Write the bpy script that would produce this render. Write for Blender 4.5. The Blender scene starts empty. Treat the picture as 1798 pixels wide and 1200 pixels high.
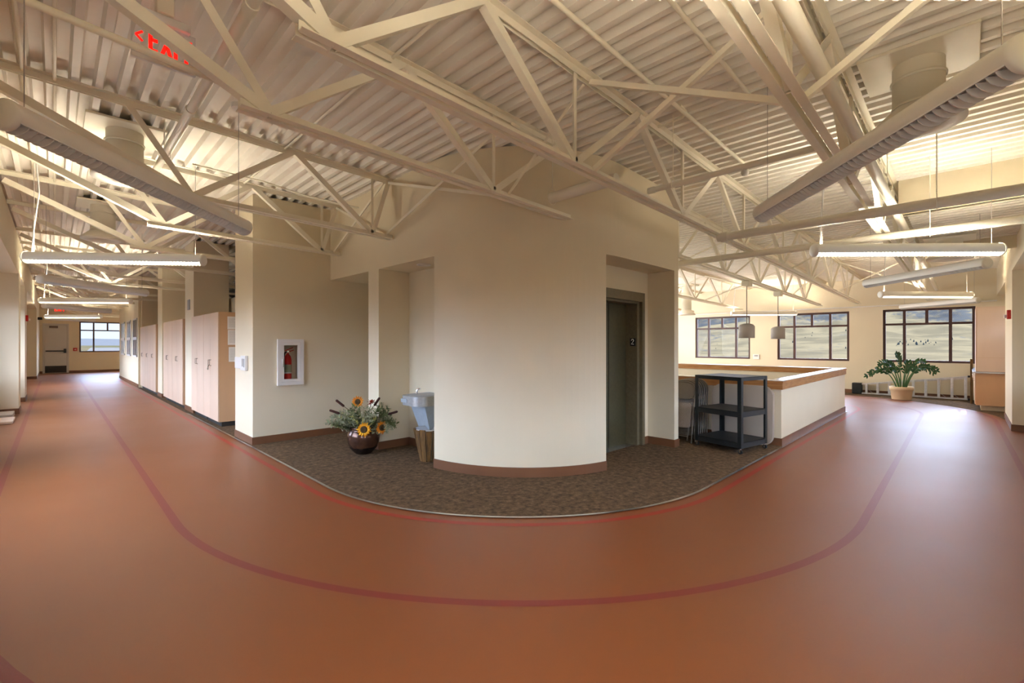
import bpy, math, random
from math import sin, cos, pi, sqrt, atan2, radians
from mathutils import Vector, Matrix, noise
random.seed(7)
S = bpy.context.scene
COL = S.collection
# ------------------------------------------------------------ camera
cd = bpy.data.cameras.new('camera'); cam = bpy.data.objects.new('camera', cd); COL.objects.link(cam)
cam.location = (0, 0, 1.5); cam.rotation_euler = (pi/2, 0, -pi/4)
cd.sensor_width = 36; cd.lens = 36*801/1798; cd.shift_x = 2/1798; cd.shift_y = 5/1798
cd.clip_start = .05; cd.clip_end = 6000
S.camera = cam
# ------------------------------------------------------------ colour management, sky, sun, added window fill lamps
S.view_settings.view_transform = 'Standard'; S.view_settings.look = 'None'
S.view_settings.gamma = 1; S.view_settings.use_curve_mapping = False
S.view_settings.exposure = 0.6
S.cycles.use_denoising = True
S.cycles.max_bounces = 10; S.cycles.diffuse_bounces = 6; S.cycles.glossy_bounces = 4
S.cycles.transparent_max_bounces = 12; S.cycles.sample_clamp_indirect = 6
W = bpy.data.worlds.new('sky'); S.world = W; W.use_nodes = True
wn = W.node_tree.nodes; wl = W.node_tree.links
bg = wn['Background']
tc = wn.new('ShaderNodeTexCoord'); sx = wn.new('ShaderNodeSeparateXYZ'); wl.new(tc.outputs['Generated'], sx.inputs[0])
cr = wn.new('ShaderNodeValToRGB'); wl.new(sx.outputs['Z'], cr.inputs[0])
e = cr.color_ramp.elements
e[0].position = 0.0; e[0].color = (.32, .345, .38, 1)
e[1].position = .9; e[1].color = (3.6, 4.3, 5.6, 1)
a = cr.color_ramp.elements.new(.045); a.color = (.33, .37, .43, 1)
a = cr.color_ramp.elements.new(.15); a.color = (3.1, 3.8, 5.2, 1)
wl.new(cr.outputs[0], bg.inputs[0]); bg.inputs[1].default_value = 2.55
sd = bpy.data.lights.new('sun', 'SUN'); sun = bpy.data.objects.new('sun', sd); COL.objects.link(sun)
sd.energy = 30; sd.angle = .009; sd.color = (1, .95, .86)
sun.rotation_euler = (radians(35), 0, 0)   # high, from -Y: light travels towards +Y
def portal(name, loc, sx_, sy_, direction):
    l = bpy.data.lights.new(name, 'AREA'); l.shape = 'RECTANGLE'; l.size = sx_; l.size_y = sy_
    o = bpy.data.objects.new(name, l); COL.objects.link(o); o.location = loc
    d = Vector(direction); o.rotation_euler = d.to_track_quat('-Z', 'Z').to_euler()
    l.cycles.is_portal = True
def window_fill(loc, sx_, sy_, direction, energy, color=(.92, .96, 1)):
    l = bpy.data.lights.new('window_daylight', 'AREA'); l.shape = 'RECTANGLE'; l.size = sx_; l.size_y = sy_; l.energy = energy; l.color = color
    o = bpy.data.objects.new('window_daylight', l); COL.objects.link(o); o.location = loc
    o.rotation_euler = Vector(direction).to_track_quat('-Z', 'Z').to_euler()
# area lamps added outside unseen windows to brighten the window room and end hall
for wx in (9.7, 14.4): window_fill((wx, 9.95, 2.0), 4.2, 2.0, (.45, -1, -.05), 260)
window_fill((5.7, 33.95, 1.9), 3.6, 1.5, (-.4, -1, 0), 120)
# ------------------------------------------------------------ materials
def srgb(r, g, b):
    f = lambda c: ((c/255+.055)/1.055)**2.4 if c > 10 else c/255/12.92
    return (f(r), f(g), f(b), 1)
def mat(name, col, rough=.6, metal=0, spec=.4, noise_scale=None, amount=.08, bump=0, bump_scale=60, col2=None, stretch=None, emit=None, estr=0):
    m = bpy.data.materials.new(name); m.use_nodes = True
    nt = m.node_tree; b = nt.nodes['Principled BSDF']
    b.inputs['Base Color'].default_value = col; b.inputs['Roughness'].default_value = rough
    b.inputs['Metallic'].default_value = metal; b.inputs['Specular IOR Level'].default_value = spec
    t = nt.nodes.new('ShaderNodeTexCoord'); mp = nt.nodes.new('ShaderNodeMapping')
    nt.links.new(t.outputs['Object'], mp.inputs[0])
    if stretch: mp.inputs['Scale'].default_value = stretch
    if noise_scale:
        n = nt.nodes.new('ShaderNodeTexNoise'); n.inputs['Scale'].default_value = noise_scale; n.inputs['Detail'].default_value = 6
        nt.links.new(mp.outputs[0], n.inputs['Vector'])
        r = nt.nodes.new('ShaderNodeValToRGB')
        c2 = col2 or tuple(max(0, c*(1-amount)) for c in col[:3])+(1,)
        c1 = col if col2 else tuple(min(1, c*(1+amount)) for c in col[:3])+(1,)
        r.color_ramp.elements[0].position = .32; r.color_ramp.elements[0].color = c2
        r.color_ramp.elements[1].position = .68; r.color_ramp.elements[1].color = c1
        nt.links.new(n.outputs['Fac'], r.inputs[0]); nt.links.new(r.outputs[0], b.inputs['Base Color'])
    if bump:
        n2 = nt.nodes.new('ShaderNodeTexNoise'); n2.inputs['Scale'].default_value = bump_scale; n2.inputs['Detail'].default_value = 3
        nt.links.new(mp.outputs[0], n2.inputs['Vector'])
        bp = nt.nodes.new('ShaderNodeBump'); bp.inputs['Strength'].default_value = bump; bp.inputs['Distance'].default_value = .004
        nt.links.new(n2.outputs['Fac'], bp.inputs['Height']); nt.links.new(bp.outputs[0], b.inputs['Normal'])
    if emit:
        b.inputs['Emission Color'].default_value = emit; b.inputs['Emission Strength'].default_value = estr
    return m
def glassmat(name, tint=(1, 1, 1, 1), refl=.06):
    m = bpy.data.materials.new(name); m.use_nodes = True; nt = m.node_tree
    nt.nodes.remove(nt.nodes['Principled BSDF']); out = nt.nodes['Material Output']
    tr = nt.nodes.new('ShaderNodeBsdfTransparent'); tr.inputs[0].default_value = tint
    gl = nt.nodes.new('ShaderNodeBsdfGlossy'); gl.inputs['Roughness'].default_value = .02
    lw = nt.nodes.new('ShaderNodeFresnel'); lw.inputs["IOR"].default_value = 1.12
    mx = nt.nodes.new('ShaderNodeMixShader')
    nt.links.new(lw.outputs[0], mx.inputs[0]); nt.links.new(tr.outputs[0], mx.inputs[1]); nt.links.new(gl.outputs[0], mx.inputs[2])
    nt.links.new(mx.outputs[0], out.inputs['Surface'])
    return m
M = {}
M['wall'] = mat('wall_paint', (.76, .668, .482, 1), .55, bump=.15, bump_scale=90, noise_scale=1.5, amount=.02)
M['base'] = mat('rubber_base', srgb(112, 74, 48), .5, noise_scale=3, amount=.08)
M['steel'] = mat('painted_steel', (.88, .82, .66, 1), .45, noise_scale=4, amount=.03)
M['deck'] = mat('painted_deck', (.86, .81, .71, 1), .5, noise_scale=2, amount=.04)
M['pipe'] = mat('painted_pipe', (.80, .75, .62, 1), .4)
M['white'] = mat('white_enamel', (.80, .78, .74, 1), .4)
M['louver'] = mat('white_louver', (.82, .82, .80, 1), .35)
M['fixture'] = mat('fixture_enamel', (.84, .82, .75, 1), .45)
M['lamp_on'] = mat('lit_lamp', (1, .9, .7, 1), .5, emit=(1, .85, .6, 1), estr=34)
M['uplight'] = mat('lit_uplight', (1, .9, .7, 1), .5, emit=(1, .90, .71, 1), estr=105)
M['lamp_off'] = mat('unlit_lamp', (.8, .8, .78, 1), .3)
M['wood'] = mat('pine_cap', srgb(186, 136, 82), .4, noise_scale=3, col2=srgb(150, 98, 52), stretch=(1.3, 1.3, 16), bump=.05)
M['captop'] = mat('cap_laminate', (.72, .70, .66, 1), .22)
M['maple'] = mat('maple_laminate', (.70, .52, .38, 1), .4, noise_scale=2.5, amount=.05, stretch=(1, 1, .15))
M['mapleside'] = mat('maple_shade_orange', (.58, .36, .20, 1), .45, noise_scale=2.5, amount=.06, stretch=(1, 1, .15))  # browner to hold the shade on tall cabinet sides; also the orange base cabinet
M['dark'] = mat('dark_gap', (.02, .018, .016, 1), .6)
M['frame'] = mat('bronze_frame', srgb(74, 50, 46), .4, noise_scale=5, amount=.06)
M['black'] = mat('black_steel', (.010, .014, .014, 1), .4, noise_scale=30, amount=.2)
M['black_top'] = mat('black_shelf', (.016, .019, .02, 1), .45, noise_scale=30, amount=.2)
M['blackrub'] = mat('black_rubber', (.02, .02, .02, 1), .7)
M['chrome'] = mat('chrome', (.8, .8, .8, 1), .18, metal=1)
M['alu'] = mat('aluminium', (.66, .65, .64, 1), .38, metal=.7, noise_scale=20, amount=.08)
M['stain'] = mat('stainless', (.42, .43, .42, 1), .38, metal=.7, noise_scale=40, amount=.1)
M['ftn'] = mat('grey_enamel', (.33, .38, .42, 1), .45, noise_scale=20, amount=.06)
M['elev'] = mat('elevator_steel', srgb(80, 76, 54), .45, metal=.35, noise_scale=25, amount=.1)
M['elevfr'] = mat('elevator_frame', srgb(112, 103, 80), .45, metal=.2, noise_scale=25, amount=.1)
M['red'] = mat('red_enamel', srgb(190, 32, 26), .3)
M['exit'] = mat('exit_letters', srgb(255, 10, 5), .4, emit=(1, .005, .002, 1), estr=1.3)
M['acrylic'] = glassmat('clear_acrylic', (.93, .93, .93, 1))
M['glass'] = glassmat('window_glass')
M['glass_tint'] = glassmat('tinted_glass', (.86, .89, .92, 1))
M['darkglass'] = mat('dark_interior_glass', (.035, .03, .045, 1), .06, spec=.6)
M['paper'] = mat('paper', (.85, .83, .78, 1), .7)
M['ink'] = mat('grey_print', (.35, .34, .33, 1), .7)
M['tan'] = mat('beige_enamel', (.15, .122, .09, 1), .4, noise_scale=20, amount=.05)
M['chairpad'] = mat('woven_pad', (.46, .40, .34, 1), .8, noise_scale=240, col2=(.16, .13, .11, 1))
M['plastic'] = mat('beige_plastic', (.46, .39, .31, 1), .5, bump=.2, bump_scale=120)
M['doorp'] = mat('door_paint', (.60, .57, .52, 1), .4)
M['bronze'] = mat('glazed_bronze', srgb(105, 72, 52), .18, metal=.45, noise_scale=7, col2=srgb(62, 42, 36), bump=.1, bump_scale=30)
M['vaseshade'] = mat('bronze_foot_shade', srgb(40, 30, 26), .22, metal=.3, noise_scale=12, amount=.3)
M['petal'] = mat('yellow_petal', srgb(240, 178, 22), .6, noise_scale=8, col2=srgb(205, 128, 18))
M['petal2'] = mat('orange_petal', srgb(226, 150, 30), .6, noise_scale=8, col2=srgb(190, 104, 20))
M['disc'] = mat('seed_disc', srgb(84, 62, 24), .9, noise_scale=90, col2=srgb(46, 30, 12))
M['cattail'] = mat('cattail_brown', srgb(62, 32, 22), .9)
M['stem'] = mat('dry_stem', srgb(96, 84, 48), .8)
M['leafg'] = mat('leaf_green', srgb(106, 114, 66), .6, noise_scale=6, col2=srgb(66, 80, 46))
M['leafgrey'] = mat('leaf_grey_green', srgb(158, 162, 130), .7, noise_scale=6, amount=.2)
M['leafyel'] = mat('leaf_yellow_green', srgb(196, 190, 104), .7, noise_scale=6, amount=.2)
M['redfl'] = mat('rust_red_bloom', srgb(140, 48, 26), .8, noise_scale=20, amount=.3)
M['zz'] = mat('glossy_leaf', (.035, .13, .04, 1), .25, noise_scale=4, col2=(.02, .075, .022, 1))
M['zzstem'] = mat('plant_stem', (.07, .16, .05, 1), .5)
M['terra'] = mat('cream_terracotta', srgb(222, 198, 162), .7, noise_scale=5, amount=.06)
M['soil'] = mat('soil', (.05, .035, .025, 1), .9)
M['oldwood'] = mat('weathered_wood', srgb(126, 92, 46), .85, noise_scale=5, col2=srgb(70, 48, 24), stretch=(8, 8, .6), bump=.6, bump_scale=20)
M['tintop'] = mat('galvanised_metal', (.6, .6, .6, 1), .4, metal=.6)
M['shade'] = mat('grey_drum_shade', (.40, .36, .32, 1), .7)
M['rod'] = mat('bronze_rod', (.16, .12, .09, 1), .4, metal=.5)
M['counter'] = mat('counter_laminate', (.08, .08, .09, 1), .25)
M['metalstrip'] = mat('metal_edge', (.6, .58, .55, 1), .25, metal=.8)
M['ext_wall'] = mat('stucco', (.4, .36, .3, 1), .8)
def floor_mat():
    m = mat('rubber_track', srgb(129, 72, 36), .33, spec=.7, noise_scale=260, amount=.10, bump=.25, bump_scale=420)
    nt = m.node_tree; b = nt.nodes['Principled BSDF']
    n = nt.nodes.new('ShaderNodeTexNoise'); n.inputs['Scale'].default_value = .7; n.inputs['Detail'].default_value = 5
    t = nt.nodes.new('ShaderNodeTexCoord'); nt.links.new(t.outputs['Object'], n.inputs['Vector'])
    r = nt.nodes.new('ShaderNodeMapRange'); r.inputs['To Min'].default_value = .34; r.inputs['To Max'].default_value = .48
    nt.links.new(n.outputs['Fac'], r.inputs['Value']); nt.links.new(r.outputs[0], b.inputs['Roughness'])
    return m
M['floor'] = floor_mat()
M['line'] = mat('lane_line', srgb(122, 48, 44), .42, spec=.5, noise_scale=260, amount=.10, bump=.25, bump_scale=420)
M['linein'] = mat('lane_line_red', srgb(156, 50, 36), .42, spec=.5, noise_scale=260, amount=.10, bump=.25, bump_scale=420)
def carpet_mat():
    m = mat('carpet_tile', srgb(84, 70, 54), .95, spec=.1, bump=.8, bump_scale=300)
    nt = m.node_tree; b = nt.nodes['Principled BSDF']; t = nt.nodes.new('ShaderNodeTexCoord')
    v = nt.nodes.new('ShaderNodeTexNoise'); v.inputs['Scale'].default_value = 16; v.inputs['Detail'].default_value = 8; v.inputs['Roughness'].default_value = .75
    nt.links.new(t.outputs['Object'], v.inputs['Vector'])
    r = nt.nodes.new('ShaderNodeValToRGB'); el = r.color_ramp.elements
    el[0].position = .36; el[0].color = srgb(70, 57, 46); el[1].position = .64; el[1].color = srgb(120, 98, 76)
    x = el.new(.5); x.color = srgb(95, 78, 60)
    nt.links.new(v.outputs['Fac'], r.inputs[0]); nt.links.new(r.outputs[0], b.inputs['Base Color'])
    return m
M['carpet'] = carpet_mat()
# ------------------------------------------------------------ mesh builder
WL = {}
class MB:
    def __init__(s): s.v = []; s.f = []; s.mi = []; s.sm = []; s.cur = 0
    def add(s, vs, fs, smooth=False):
        o = len(s.v); s.v += [tuple(p) for p in vs]
        for f in fs: s.f.append([i+o for i in f]); s.mi.append(s.cur); s.sm.append(smooth)
        return s
    def box(s, a, b):
        x0, y0, z0 = a; x1, y1, z1 = b
        return s.add([(x0,y0,z0),(x1,y0,z0),(x1,y1,z0),(x0,y1,z0),(x0,y0,z1),(x1,y0,z1),(x1,y1,z1),(x0,y1,z1)],
                     [(0,3,2,1),(4,5,6,7),(0,1,5,4),(1,2,6,5),(2,3,7,6),(3,0,4,7)])
    def bbox(s, a, b, r=.006):
        # box with chamfered edges
        x0, y0, z0 = a; x1, y1, z1 = b; c = [(x0+x1)/2, (y0+y1)/2, (z0+z1)/2]; h = [(x1-x0)/2, (y1-y0)/2, (z1-z0)/2]
        r = min(r, *[q*.45 for q in h]); vs = []; idx = {}
        for sx_ in (-1, 1):
            for sy_ in (-1, 1):
                for sz_ in (-1, 1):
                    for k in range(3):
                        p = [sx_*(h[0]-r), sy_*(h[1]-r), sz_*(h[2]-r)]; sg = (sx_, sy_, sz_); p[k] = sg[k]*h[k]
                        idx[(sx_, sy_, sz_, k)] = len(vs); vs.append((c[0]+p[0], c[1]+p[1], c[2]+p[2]))
        fs = []
        I = lambda sg, k: idx[(sg[0], sg[1], sg[2], k)]
        for k in range(3):
            i, j = (k+1) % 3, (k+2) % 3
            for sg in (-1, 1):
                q = []
                for (p_, q_) in ((-1,-1),(1,-1),(1,1),(-1,1)):
                    t = [0,0,0]; t[k] = sg; t[i] = p_; t[j] = q_; q.append(I(t, k))
                fs.append(q if sg > 0 else q[::-1])
        for k in range(3):
            i, j = (k+1) % 3, (k+2) % 3
            for p_ in (-1, 1):
                for q_ in (-1, 1):
                    t0 = [0,0,0]; t1 = [0,0,0]; t0[k] = -1; t1[k] = 1; t0[i] = t1[i] = p_; t0[j] = t1[j] = q_
                    f = [I(t0, i), I(t1, i), I(t1, j), I(t0, j)]
                    fs.append(f if p_*q_ < 0 else f[::-1])
        for sx_ in (-1, 1):
            for sy_ in (-1, 1):
                for sz_ in (-1, 1):
                    f = [I((sx_,sy_,sz_), 0), I((sx_,sy_,sz_), 1), I((sx_,sy_,sz_), 2)]
                    fs.append(f if sx_*sy_*sz_ > 0 else f[::-1])
        return s.add(vs, fs)
    def bar(s, p0, p1, w, h, up=(0, 0, 1)):
        p0 = Vector(p0); p1 = Vector(p1); d = (p1-p0).normalized(); u = Vector(up)
        if abs(d.dot(u)) > .99: u = Vector((1, 0, 0))
        a = d.cross(u).normalized()*(w/2); b = a.cross(d).normalized()*(h/2)
        vs = [p0-a-b, p0+a-b, p0+a+b, p0-a+b, p1-a-b, p1+a-b, p1+a+b, p1-a+b]
        return s.add(vs, [(0,1,2,3),(7,6,5,4),(0,4,5,1),(1,5,6,2),(2,6,7,3),(3,7,4,0)])
    def angle(s, p0, p1, w, t=.007, up=(0, 1, 0)):
        # rolled steel angle: two legs
        p0 = Vector(p0); p1 = Vector(p1); d = (p1-p0).normalized(); u = Vector(up)
        a = d.cross(u).normalized(); b = a.cross(d).normalized()
        s.bar(p0+b*(-w/2+t/2), p1+b*(-w/2+t/2), w, t, u)
        o_ = a*(-w/2+t/2)+b*(t/2); s.bar(p0+o_, p1+o_, t, w-t, u)
        return s
    def tube(s, pts, r, n=10, caps=True, smooth=True):
        pts = [Vector(p) for p in pts]; rr = r if isinstance(r, (list, tuple)) else [r]*len(pts)
        rings = []; prev = None
        for i, p in enumerate(pts):
            if i == 0: d = pts[1]-p
            elif i == len(pts)-1: d = p-pts[i-1]
            else: d = (pts[i+1]-p).normalized()+(p-pts[i-1]).normalized()
            d.normalize()
            if prev is None:
                u = Vector((0, 0, 1)) if abs(d.z) < .9 else Vector((1, 0, 0)); a = d.cross(u).normalized()
            else: a = (prev-d*prev.dot(d)).normalized()
            prev = a; b = d.cross(a)
            rings.append([p+(a*cos(2*pi*k/n)+b*sin(2*pi*k/n))*rr[i] for k in range(n)])
        vs = [v for R in rings for v in R]; fs = []
        for i in range(len(pts)-1):
            for k in range(n):
                fs.append((i*n+k, i*n+(k+1) % n, (i+1)*n+(k+1) % n, (i+1)*n+k))
        s.add(vs, fs, smooth)
        if caps:
            s.add(rings[0], [tuple(range(n))[::-1]]); s.add(rings[-1], [tuple(range(n))])
        return s
    def lathe(s, prof, c=(0, 0, 0), n=32, smooth=True):
        vs = []; fs = []
        for (r, z) in prof:
            for k in range(n): vs.append((c[0]+r*cos(2*pi*k/n), c[1]+r*sin(2*pi*k/n), c[2]+z))
        for i in range(len(prof)-1):
            for k in range(n): fs.append((i*n+k, i*n+(k+1) % n, (i+1)*n+(k+1) % n, (i+1)*n+k))
        return s.add(vs, fs, smooth)
    def prism(s, poly, z0, z1):
        n = len(poly); top = z1 if callable(z1) else (lambda x, y: z1); bot = z0 if callable(z0) else (lambda x, y: z0)
        ar = sum(poly[i][0]*poly[(i+1) % n][1]-poly[(i+1) % n][0]*poly[i][1] for i in range(n))
        if ar < 0: poly = poly[::-1]
        vs = [(x, y, bot(x, y)) for x, y in poly]+[(x, y, top(x, y)) for x, y in poly]
        fs = [tuple(range(n))[::-1], tuple(range(n, 2*n))]+[(i, (i+1) % n, n+(i+1) % n, n+i) for i in range(n)]
        return s.add(vs, fs)
    def band(s, path, z0, z1, th):
        # vertical wall along an open path, thickened to its left
        n = len(path); off = []
        for i, p in enumerate(path):
            p = Vector(p); a = Vector(path[max(0, i-1)]); b = Vector(path[min(n-1, i+1)])
            d0 = (p-a).normalized() if i else (b-p).normalized(); d1 = (b-p).normalized() if i < n-1 else d0
            n0 = Vector((-d0.y, d0.x)); n1 = Vector((-d1.y, d1.x)); m = (n0+n1).normalized(); m = m/max(.3, m.dot(n0))
            off.append(p+m*th)
        top = z1 if callable(z1) else (lambda x, y: z1); bot = z0 if callable(z0) else (lambda x, y: z0)
        vs = []
        for p, q in zip(path, off):
            zt_, zb_ = top(p[0], p[1]), bot(p[0], p[1])
            vs += [(p[0], p[1], zb_), (p[0], p[1], zt_), (q[0], q[1], zt_), (q[0], q[1], zb_)]
        fs = []
        for i in range(n-1):
            o = 4*i
            fs += [(o, o+4, o+5, o+1), (o+1, o+5, o+6, o+2), (o+2, o+6, o+7, o+3), (o+3, o+7, o+4, o)]
        fs += [(0, 1, 2, 3), (4*n-1, 4*n-2, 4*n-3, 4*n-4)]
        return s.add(vs, fs)
    def build(s, name, mats, parent=None, loc=None, local=False):
        if not isinstance(mats, (list, tuple)): mats = [mats]
        xs = [[v[k] for v in s.v] for k in range(3)]
        if loc is None and parent is None:
            loc = ((min(xs[0])+max(xs[0]))/2, (min(xs[1])+max(xs[1]))/2, min(xs[2]))
        if parent is not None: w = WL.get(parent.name, (0, 0, 0)); loc = (0, 0, 0)
        else: w = loc
        if local: w = (0, 0, 0)
        me = bpy.data.meshes.new(name)
        me.from_pydata([(a-w[0], b-w[1], c-w[2]) for a, b, c in s.v], [], s.f)
        for m in mats: me.materials.append(m)
        me.polygons.foreach_set('material_index', s.mi); me.polygons.foreach_set('use_smooth', s.sm)
        me.update()
        o = bpy.data.objects.new(name, me); COL.objects.link(o)
        if parent is not None: o.parent = parent
        else: o.location = loc
        WL[o.name] = tuple(w) if not local else (0, 0, 0)
        return o
def tag(o, label, cat, group=None):
    o['label'] = label; o['category'] = cat
    if group: o['group'] = group
    return o
def struct(o, label=None):
    o['kind'] = 'structure'
    if label: o['label'] = label
    return o
def thing(name, label, cat, loc, rz=0, group=None):
    o = bpy.data.objects.new(name, None); COL.objects.link(o); o.location = loc; o.rotation_euler = (0, 0, rz)
    o.empty_display_size = .1; WL[o.name] = tuple(loc) if not rz else (0, 0, 0)
    return tag(o, label, cat, group)
def dup(root, loc, rz, label=None, group=None):
    r = root.copy(); COL.objects.link(r); r.location = loc; r.rotation_euler = (root.rotation_euler[0], root.rotation_euler[1], rz)
    if label: r['label'] = label
    if group: r['group'] = group
    for ch in list(root.children):
        c = ch.copy(); COL.objects.link(c); c.parent = r
        for g in ch.children:
            d = g.copy(); COL.objects.link(d); d.parent = c
    return r
def box(a, b): return MB().box(a, b)
def bb(a, b, r=.006): return MB().bbox(a, b, r)
# ------------------------------------------------------------ setting: heights
ZD = lambda x, y=0: 3.795-.018*x            # underside of the roof deck
ZBOT = lambda x: 2.985-.018*x               # underside of joist bottom chords
YB = .62                                    # edge of the lowered deck by the right outer wall
C0 = (4.8, 4.7)                             # centre of the track bend
def arc(c, r, a0, a1, n): return [(c[0]+r*cos(a0+(a1-a0)*i/n), c[1]+r*sin(a0+(a1-a0)*i/n)) for i in range(n+1)]
# ---- floor (rubber track) with the hole of the atrium, lane lines laid on it
AX0, AX1, AY0, AY1 = 7.55, 12.48, 1.93, 7.6
fl = MB()
for a, b in [((-1.5, -1.5), (AX0+.06, 34)), ((AX1-.06, -1.5), (17.6, 34)), ((AX0+.06, -1.5), (AX1-.06, AY0+.06)), ((AX0+.06, AY1-.06), (AX1-.06, 34))]:
    fl.box((a[0], a[1], -.2), (b[0], b[1], 0))
def ribbon(m, path, w, z):
    vs = []; n = len(path)
    for i, p in enumerate(path):
        a = Vector(path[max(0, i-1)]); b = Vector(path[min(n-1, i+1)]); d = (b-a).normalized(); nn = Vector((-d.y, d.x))*w/2
        vs += [(p[0]-nn.x, p[1]-nn.y, z), (p[0]+nn.x, p[1]+nn.y, z)]
    m.add(vs, [(2*i, 2*i+2, 2*i+3, 2*i+1)[::-1] if False else (2*i, 2*i+1, 2*i+3, 2*i+2)[::-1] for i in range(n-1)])
def lane(R, xs, ys, r2, far):
    # straight (left corridor) -> bend -> straight (right corridor), then the far bends
    p = []
    cl = (3.25, 26.6)
    p += arc(cl, r2, pi/2, pi, 14)
    p += arc(C0, R, pi, 1.5*pi, 40)
    p += arc((13.0, 3.07), far, 1.5*pi, 2*pi, 14)
    q = [p[0]]
    for a in p[1:]:
        if (Vector(a)-Vector(q[-1])).length > 1.2:
            k = int((Vector(a)-Vector(q[-1])).length/.8)+1; s0 = q[-1]
            for j in range(1, k): q.append((s0[0]+(a[0]-s0[0])*j/k, s0[1]+(a[1]-s0[1])*j/k))
        q.append(a)
    return q
fl.cur = 1
ribbon(fl, lane(4.08, 0, 0, 2.5, 2.39), .062, .0012)
ribbon(fl, lane(5.21, 0, 0, 3.66, 3.47), .062, .0012)
fl.cur = 2
ribbon(fl, lane(2.93, 0, 0, 1.36, 1.32), .06, .0012)
struct(fl.build('floor', [M['floor'], M['line'], M['linein']], loc=(0, 0, 0)))
# ---- carpet
cp = MB()
edge = [(2.03, 7.52)]+arc(C0, 2.78, pi, 1.5*pi, 40)+[(7.54, 1.90)]
cp.prism(edge+[(7.54, 3.6), (6.4, 3.6), (4.6, 3.6), (3.85, 4.4), (3.85, 5.95), (4.7, 6.1), (4.7, 7.52)], .0005, .006)
cp.prism([(2.03, 7.4), (3.0, 7.4), (3.0, 20.2), (2.03, 20.2)], .0005, .005)
c_o = struct(cp.build('floor_carpet', M['carpet'], loc=(0, 0, 0)))
st = MB(); st.cur = 0; ribbon(st, [(2.03, 11.9)]+[(2.03, 7.45)]+edge[1:]+[(AX1+.02, 1.898)], .03, .0085)
struct(st.build('trim_1', M['metalstrip'], loc=(0, 0, 0)))
cr2 = MB(); cr2.prism(arc((13.0, 3.07), 3.62, -.5*pi*.93, 0, 20)+[(17.4, 3.07), (17.4, -1.28), (13.4, -1.28)], .0005, .005)
struct(cr2.build('floor_carpet_corner', M['carpet'], loc=(0, 0, 0)))
# ---- roof deck
def deck(x0, x1, y0, y1, z):
    m = MB(); P = .155; n = int((x1-x0)/P); pr = []
    for i in range(n+1):
        xb = x0+i*P
        for dx, dz in ((0, 0), (.05, 0), (.066, .066), (.139, .066)):
            if xb+dx < x1: pr.append((xb+dx, dz))
    pr.append((x1, pr[-1][1]))
    vs = []
    for x, dz in pr: vs += [(x, y0, z(x)+dz), (x, y1, z(x)+dz)]
    m.add(vs, [(2*i, 2*i+1, 2*i+3, 2*i+2) for i in range(len(pr)-1)])
    return m
struct(deck(-1.45, 7.9, -1.45, 34, ZD).build('ceiling', M['deck'], loc=(0, 0, 0)))
struct(deck(7.9, 17.6, YB, 34, ZD).build('ceiling_east', M['deck'], loc=(0, 0, 0)))
struct(deck(7.86, 10.6, -1.45, YB, lambda x: 3.2).build('ceiling_lowered', M['deck'], loc=(0, 0, 0)))
struct(deck(10.6, 17.6, -1.45, YB, ZD).build('ceiling_corner', M['deck'], loc=(0, 0, 0)))
wallb = lambda name, *bx: struct(_boxes(bx).build(name, M['wall'], loc=(0, 0, 0)))
def _boxes(bx):
    m = MB()
    for a, b in bx: m.box(a, b)
    return m
wallb('wall_bulkhead', ((7.86, -.55, 3.2), (7.96, YB+.02, ZD(7.9)+.05)))
wallb('wall_bulkhead_side', ((7.97, YB-.06, 3.2), (10.6, YB+.02, ZD(9)+.03)))
wallb('wall_bulkhead_end', ((10.6, -.55, 3.02), (10.7, YB+.02, ZD(10.6)+.05)))
struct(box((-1.5, -1.5, 3.95), (17.65, 34.1, 4.15)).build('ceiling_roof', M['ext_wall'], loc=(0, 0, 0)))
# ---- centre block: curved wall, elevator, niches
A = (4.95, 4.7); R0 = 1.7
th = lambda y: A[0]-sqrt(R0**2-(A[1]-y)**2)
a_lo = pi+math.asin((4.7-4.57)/R0); a_hi = 1.5*pi-math.asin((4.95-4.63)/R0)
low = arc(A, R0, a_lo, a_hi, 28)
HN = 2.57
struct(MB().band(low, 0, HN, .22).build('wall_curved', M['wall'], loc=(0, 0, 0)))
upp = [(3.25, 7.5)]+arc(A, R0, pi, 1.5*pi, 34)+[(6.48, 3.0)]
struct(MB().band(upp, HN, ZD, .22).build('wall_curved_upper', M['wall'], loc=(0, 0, 0)))
wallb('wall_niche_pier', ((3.25, 5.9, 0), (4.6, 6.2, HN)))
wallb('wall_niche_back', ((3.75, 4.3, 0), (3.9, 5.9, HN)))
wallb('wall_niche_side', ((3.48, 4.3, 0), (3.75, 4.45, HN)))
wallb('wall_recess_back', ((4.6, 5.9, 0), (4.75, 7.5, HN)))
wallb('ceiling_niche', ((3.47, 4.3, HN), (4.75, 7.5, HN+.1)))
# niche facing wall (with the extinguisher opening)
EX0, EX1, EZ0, EZ1 = 2.45, 2.77, .90, 1.545
wt = ZD(3.2)
wallb('wall_niche', ((2.08, 7.5, 0), (EX0, 7.72, wt)), ((EX1, 7.5, 0), (4.75, 7.72, wt)), ((EX0, 7.5, 0), (EX1, 7.72, EZ0)), ((EX0, 7.5, EZ1), (EX1, 7.72, wt)), ((EX0, 7.66, EZ0), (EX1, 7.72, EZ1)))
wallb('wall_pier_near', ((2.08, 7.72, 0), (3.25, 8.43, wt)))
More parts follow.
